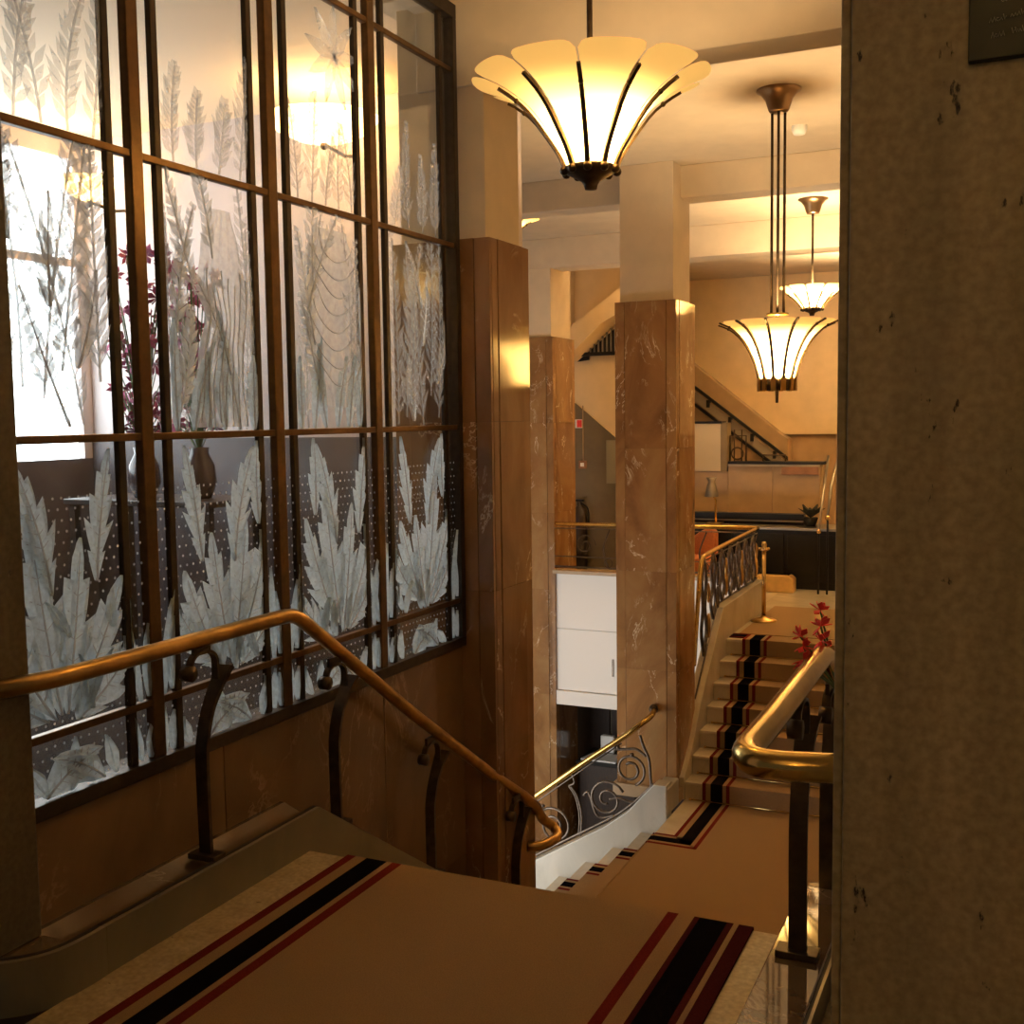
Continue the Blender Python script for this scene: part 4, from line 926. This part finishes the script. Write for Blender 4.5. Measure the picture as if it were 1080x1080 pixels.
# gallery back wall, far-left stair flights
gb = sroot('wall_gallery_back', (-5.5, 14.6, UZ), 'gallery wall with dark sloping dado')
B(-8, -4.35, 14.52, 14.7, UZ, 3.6).build('plaster', plaster_o, gb)
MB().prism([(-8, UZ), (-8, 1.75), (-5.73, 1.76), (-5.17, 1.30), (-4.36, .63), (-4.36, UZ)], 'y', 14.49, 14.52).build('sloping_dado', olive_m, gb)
us = thing('upper_stair', (-5.4, 13.9, 2.3), 'plastered underside of an upper flight rising right above the gallery', 'stairs')
MB().prism([(-5.76, 2.42), (-5.55, 2.80), (-4.36, 3.57), (-4.36, 3.2), (-5.16, 2.78), (-5.66, 2.33)], 'y', 14.0, 14.52).build('soffit', plaster_o, us)
B(-6.3, -5.72, 13.6, 14.5, 2.72, 3.6).build('stair_well_wall', plaster, us)
MB().prism([(-5.67, 2.32), (-5.16, 2.72), (-4.7, 3.1), (-4.7, 2.44), (-5.5, 2.44), (-5.5, 2.34)], 'y', 14.46, 14.49).build('opening_shade_sheet', black_l, us)  # flat black sheet painted in for the shade of the opening
for k in range(7): B(-5.48 + k * .06, -5.46 + k * .06, 14.43, 14.46, 2.44, 2.50 + k * .05).build('baluster', steel, us)
bar_y(-5.67, 2.44, -4.7, 2.44, 14.46, .05, .05, 'rail', black_l, us)
eg = thing('exit_sign', (-5.66, 14.49, 1.4), 'small red and cream sign high on the dark gallery dado', 'sign')
B(-5.71, -5.61, 14.46, 14.49, 1.41, 1.53).build('plate', paper, eg); B(-5.68, -5.61, 14.452, 14.46, 1.42, 1.52).build('red_panel', red_m, eg)
al = thing('alarm_switch', (-5.6, 14.49, .86), 'square call point with a conduit running up the gallery wall', 'switch')
B(-5.66, -5.55, 14.45, 14.49, .85, .96).build('box', wood_m, al, bevel=.004); B(-5.63, -5.58, 14.44, 14.45, .88, .93).build('button', paper, al); MB().tube([(-5.6, 14.475, .96), (-5.6, 14.475, 1.72)], .008, 6).build('conduit', dado_m, al)
fe = thing('fire_extinguisher', (-5.63, 14.38, UZ), 'dark fire extinguisher standing behind the gallery rail', 'extinguisher')
MB().lathe([(.001, UZ), (.11, UZ), (.11, .18), (.09, .28), (.03, .34), (.03, .40), (.001, .40)], -5.63, 14.38, 16, False).build('body', darkwood, fe, True); B(-5.70, -5.56, 14.36, 14.40, .40, .43).build('handle', black_l, fe); MB().tube(smooth_path([(-5.6, 14.38, .38), (-5.5, 14.38, .3), (-5.49, 14.38, .1)]), .012, 6).build('hose', black_l, fe, True)
tag(B(-5.26, -4.9, 14.47, 14.49, .65, 1.24).build('notice', olive_p, None), 'pale notice on the gallery wall beside the column', 'notice')
sd = tag(MB().lathe([(.001, 3.54), (.04, 3.54), (.055, 3.57), (.055, 3.6)], -1.53, 8.245, 16, False).build('smoke_detector', white_p, None, True), 'small white smoke detector on the ceiling past the three-rod lamp', 'smoke detector')

# ------------------------------------------------------------------ green notice on the pillar, red flowers
nb = thing('notice_board', (.05, 1.9, 2.1), 'dark green notice with white handwriting on the right pillar', 'notice')
B(-.098, .35, 1.882, 1.9, 2.098, 2.6).build('board', sign_m, nb, bevel=.002)
def scribble(x, z, w, seed, tilt=.10):
    r = random.Random(seed); m = MB(); n = int(w / .0048); h = .0068
    for i in range(n):
        x0 = x + i * .0048; zz = z + (x0 - x) * tilt; k = r.random()
        if k < .45: p = [(x0, 1.881, zz), (x0 + .002, 1.881, zz + h * r.uniform(.6, 1.4)), (x0 + .004, 1.881, zz)]
        elif k < .8: p = [(x0 + .002 + .0022 * math.cos(t), 1.881, zz + h * .4 + h * .4 * math.sin(t)) for t in (.6, 2, 3.4, 4.8, 5.9)]
        else: p = [(x0, 1.881, zz + h * 1.2), (x0 + .002, 1.881, zz), (x0 + .004, 1.881, zz + h * .7)]
        m.tube(p, .0006, 4)
    m.build('handwriting', chalk, nb)
for q, (x_, z_, w_) in enumerate(((-.066, 2.128, .022), (-.038, 2.131, .06), (-.069, 2.151, .025), (-.040, 2.155, .06), (-.053, 2.179, .05), (-.06, 2.205, .07), (-.05, 2.23, .07))): scribble(x_, z_, w_, q + 1)
rf = thing('red_flowers', (-.50, 3.36, .0), 'spray of red flowers beside the right brass rail', 'flowers')
MB().lathe([(.001, .14), (.05, .14), (.06, .3), (.04, .5), (.05, .56), (.04, .56), (.03, .5), (.001, .48)], -.46, 3.45, 14, False).build('vase', bronze, rf, True)
for (fx, fy, fz) in ((-.55, 3.36, .94), (-.545, 3.34, .90), (-.555, 3.38, .985), (-.58, 3.24, .90), (-.575, 3.22, .865), (-.565, 3.25, .83), (-.585, 3.23, .93), (-.54, 3.40, .87)):
    c = Vector((fx, fy, fz))
    it(smooth_path([(-.46, 3.45, .52), (-.50, 3.42, .72), tuple(c)]), 'stem', .003, rf, green_m)
    m = MB()
    for k in range(9):
        a = rnd.uniform(0, 6.28); e = rnd.uniform(-.9, 1.2); d = Vector((math.cos(a) * math.cos(e), math.sin(a) * math.cos(e), math.sin(e))); s_ = d.cross(Vector((.3, .4, .8))).normalized()
        L = rnd.uniform(.025, .042); m.add([c, c + d * L * .6 + s_ * .010, c + d * L, c + d * L * .6 - s_ * .010], [(0, 1, 2, 3)])
    m.build('flower_head', red_m, rf, solid=.002)
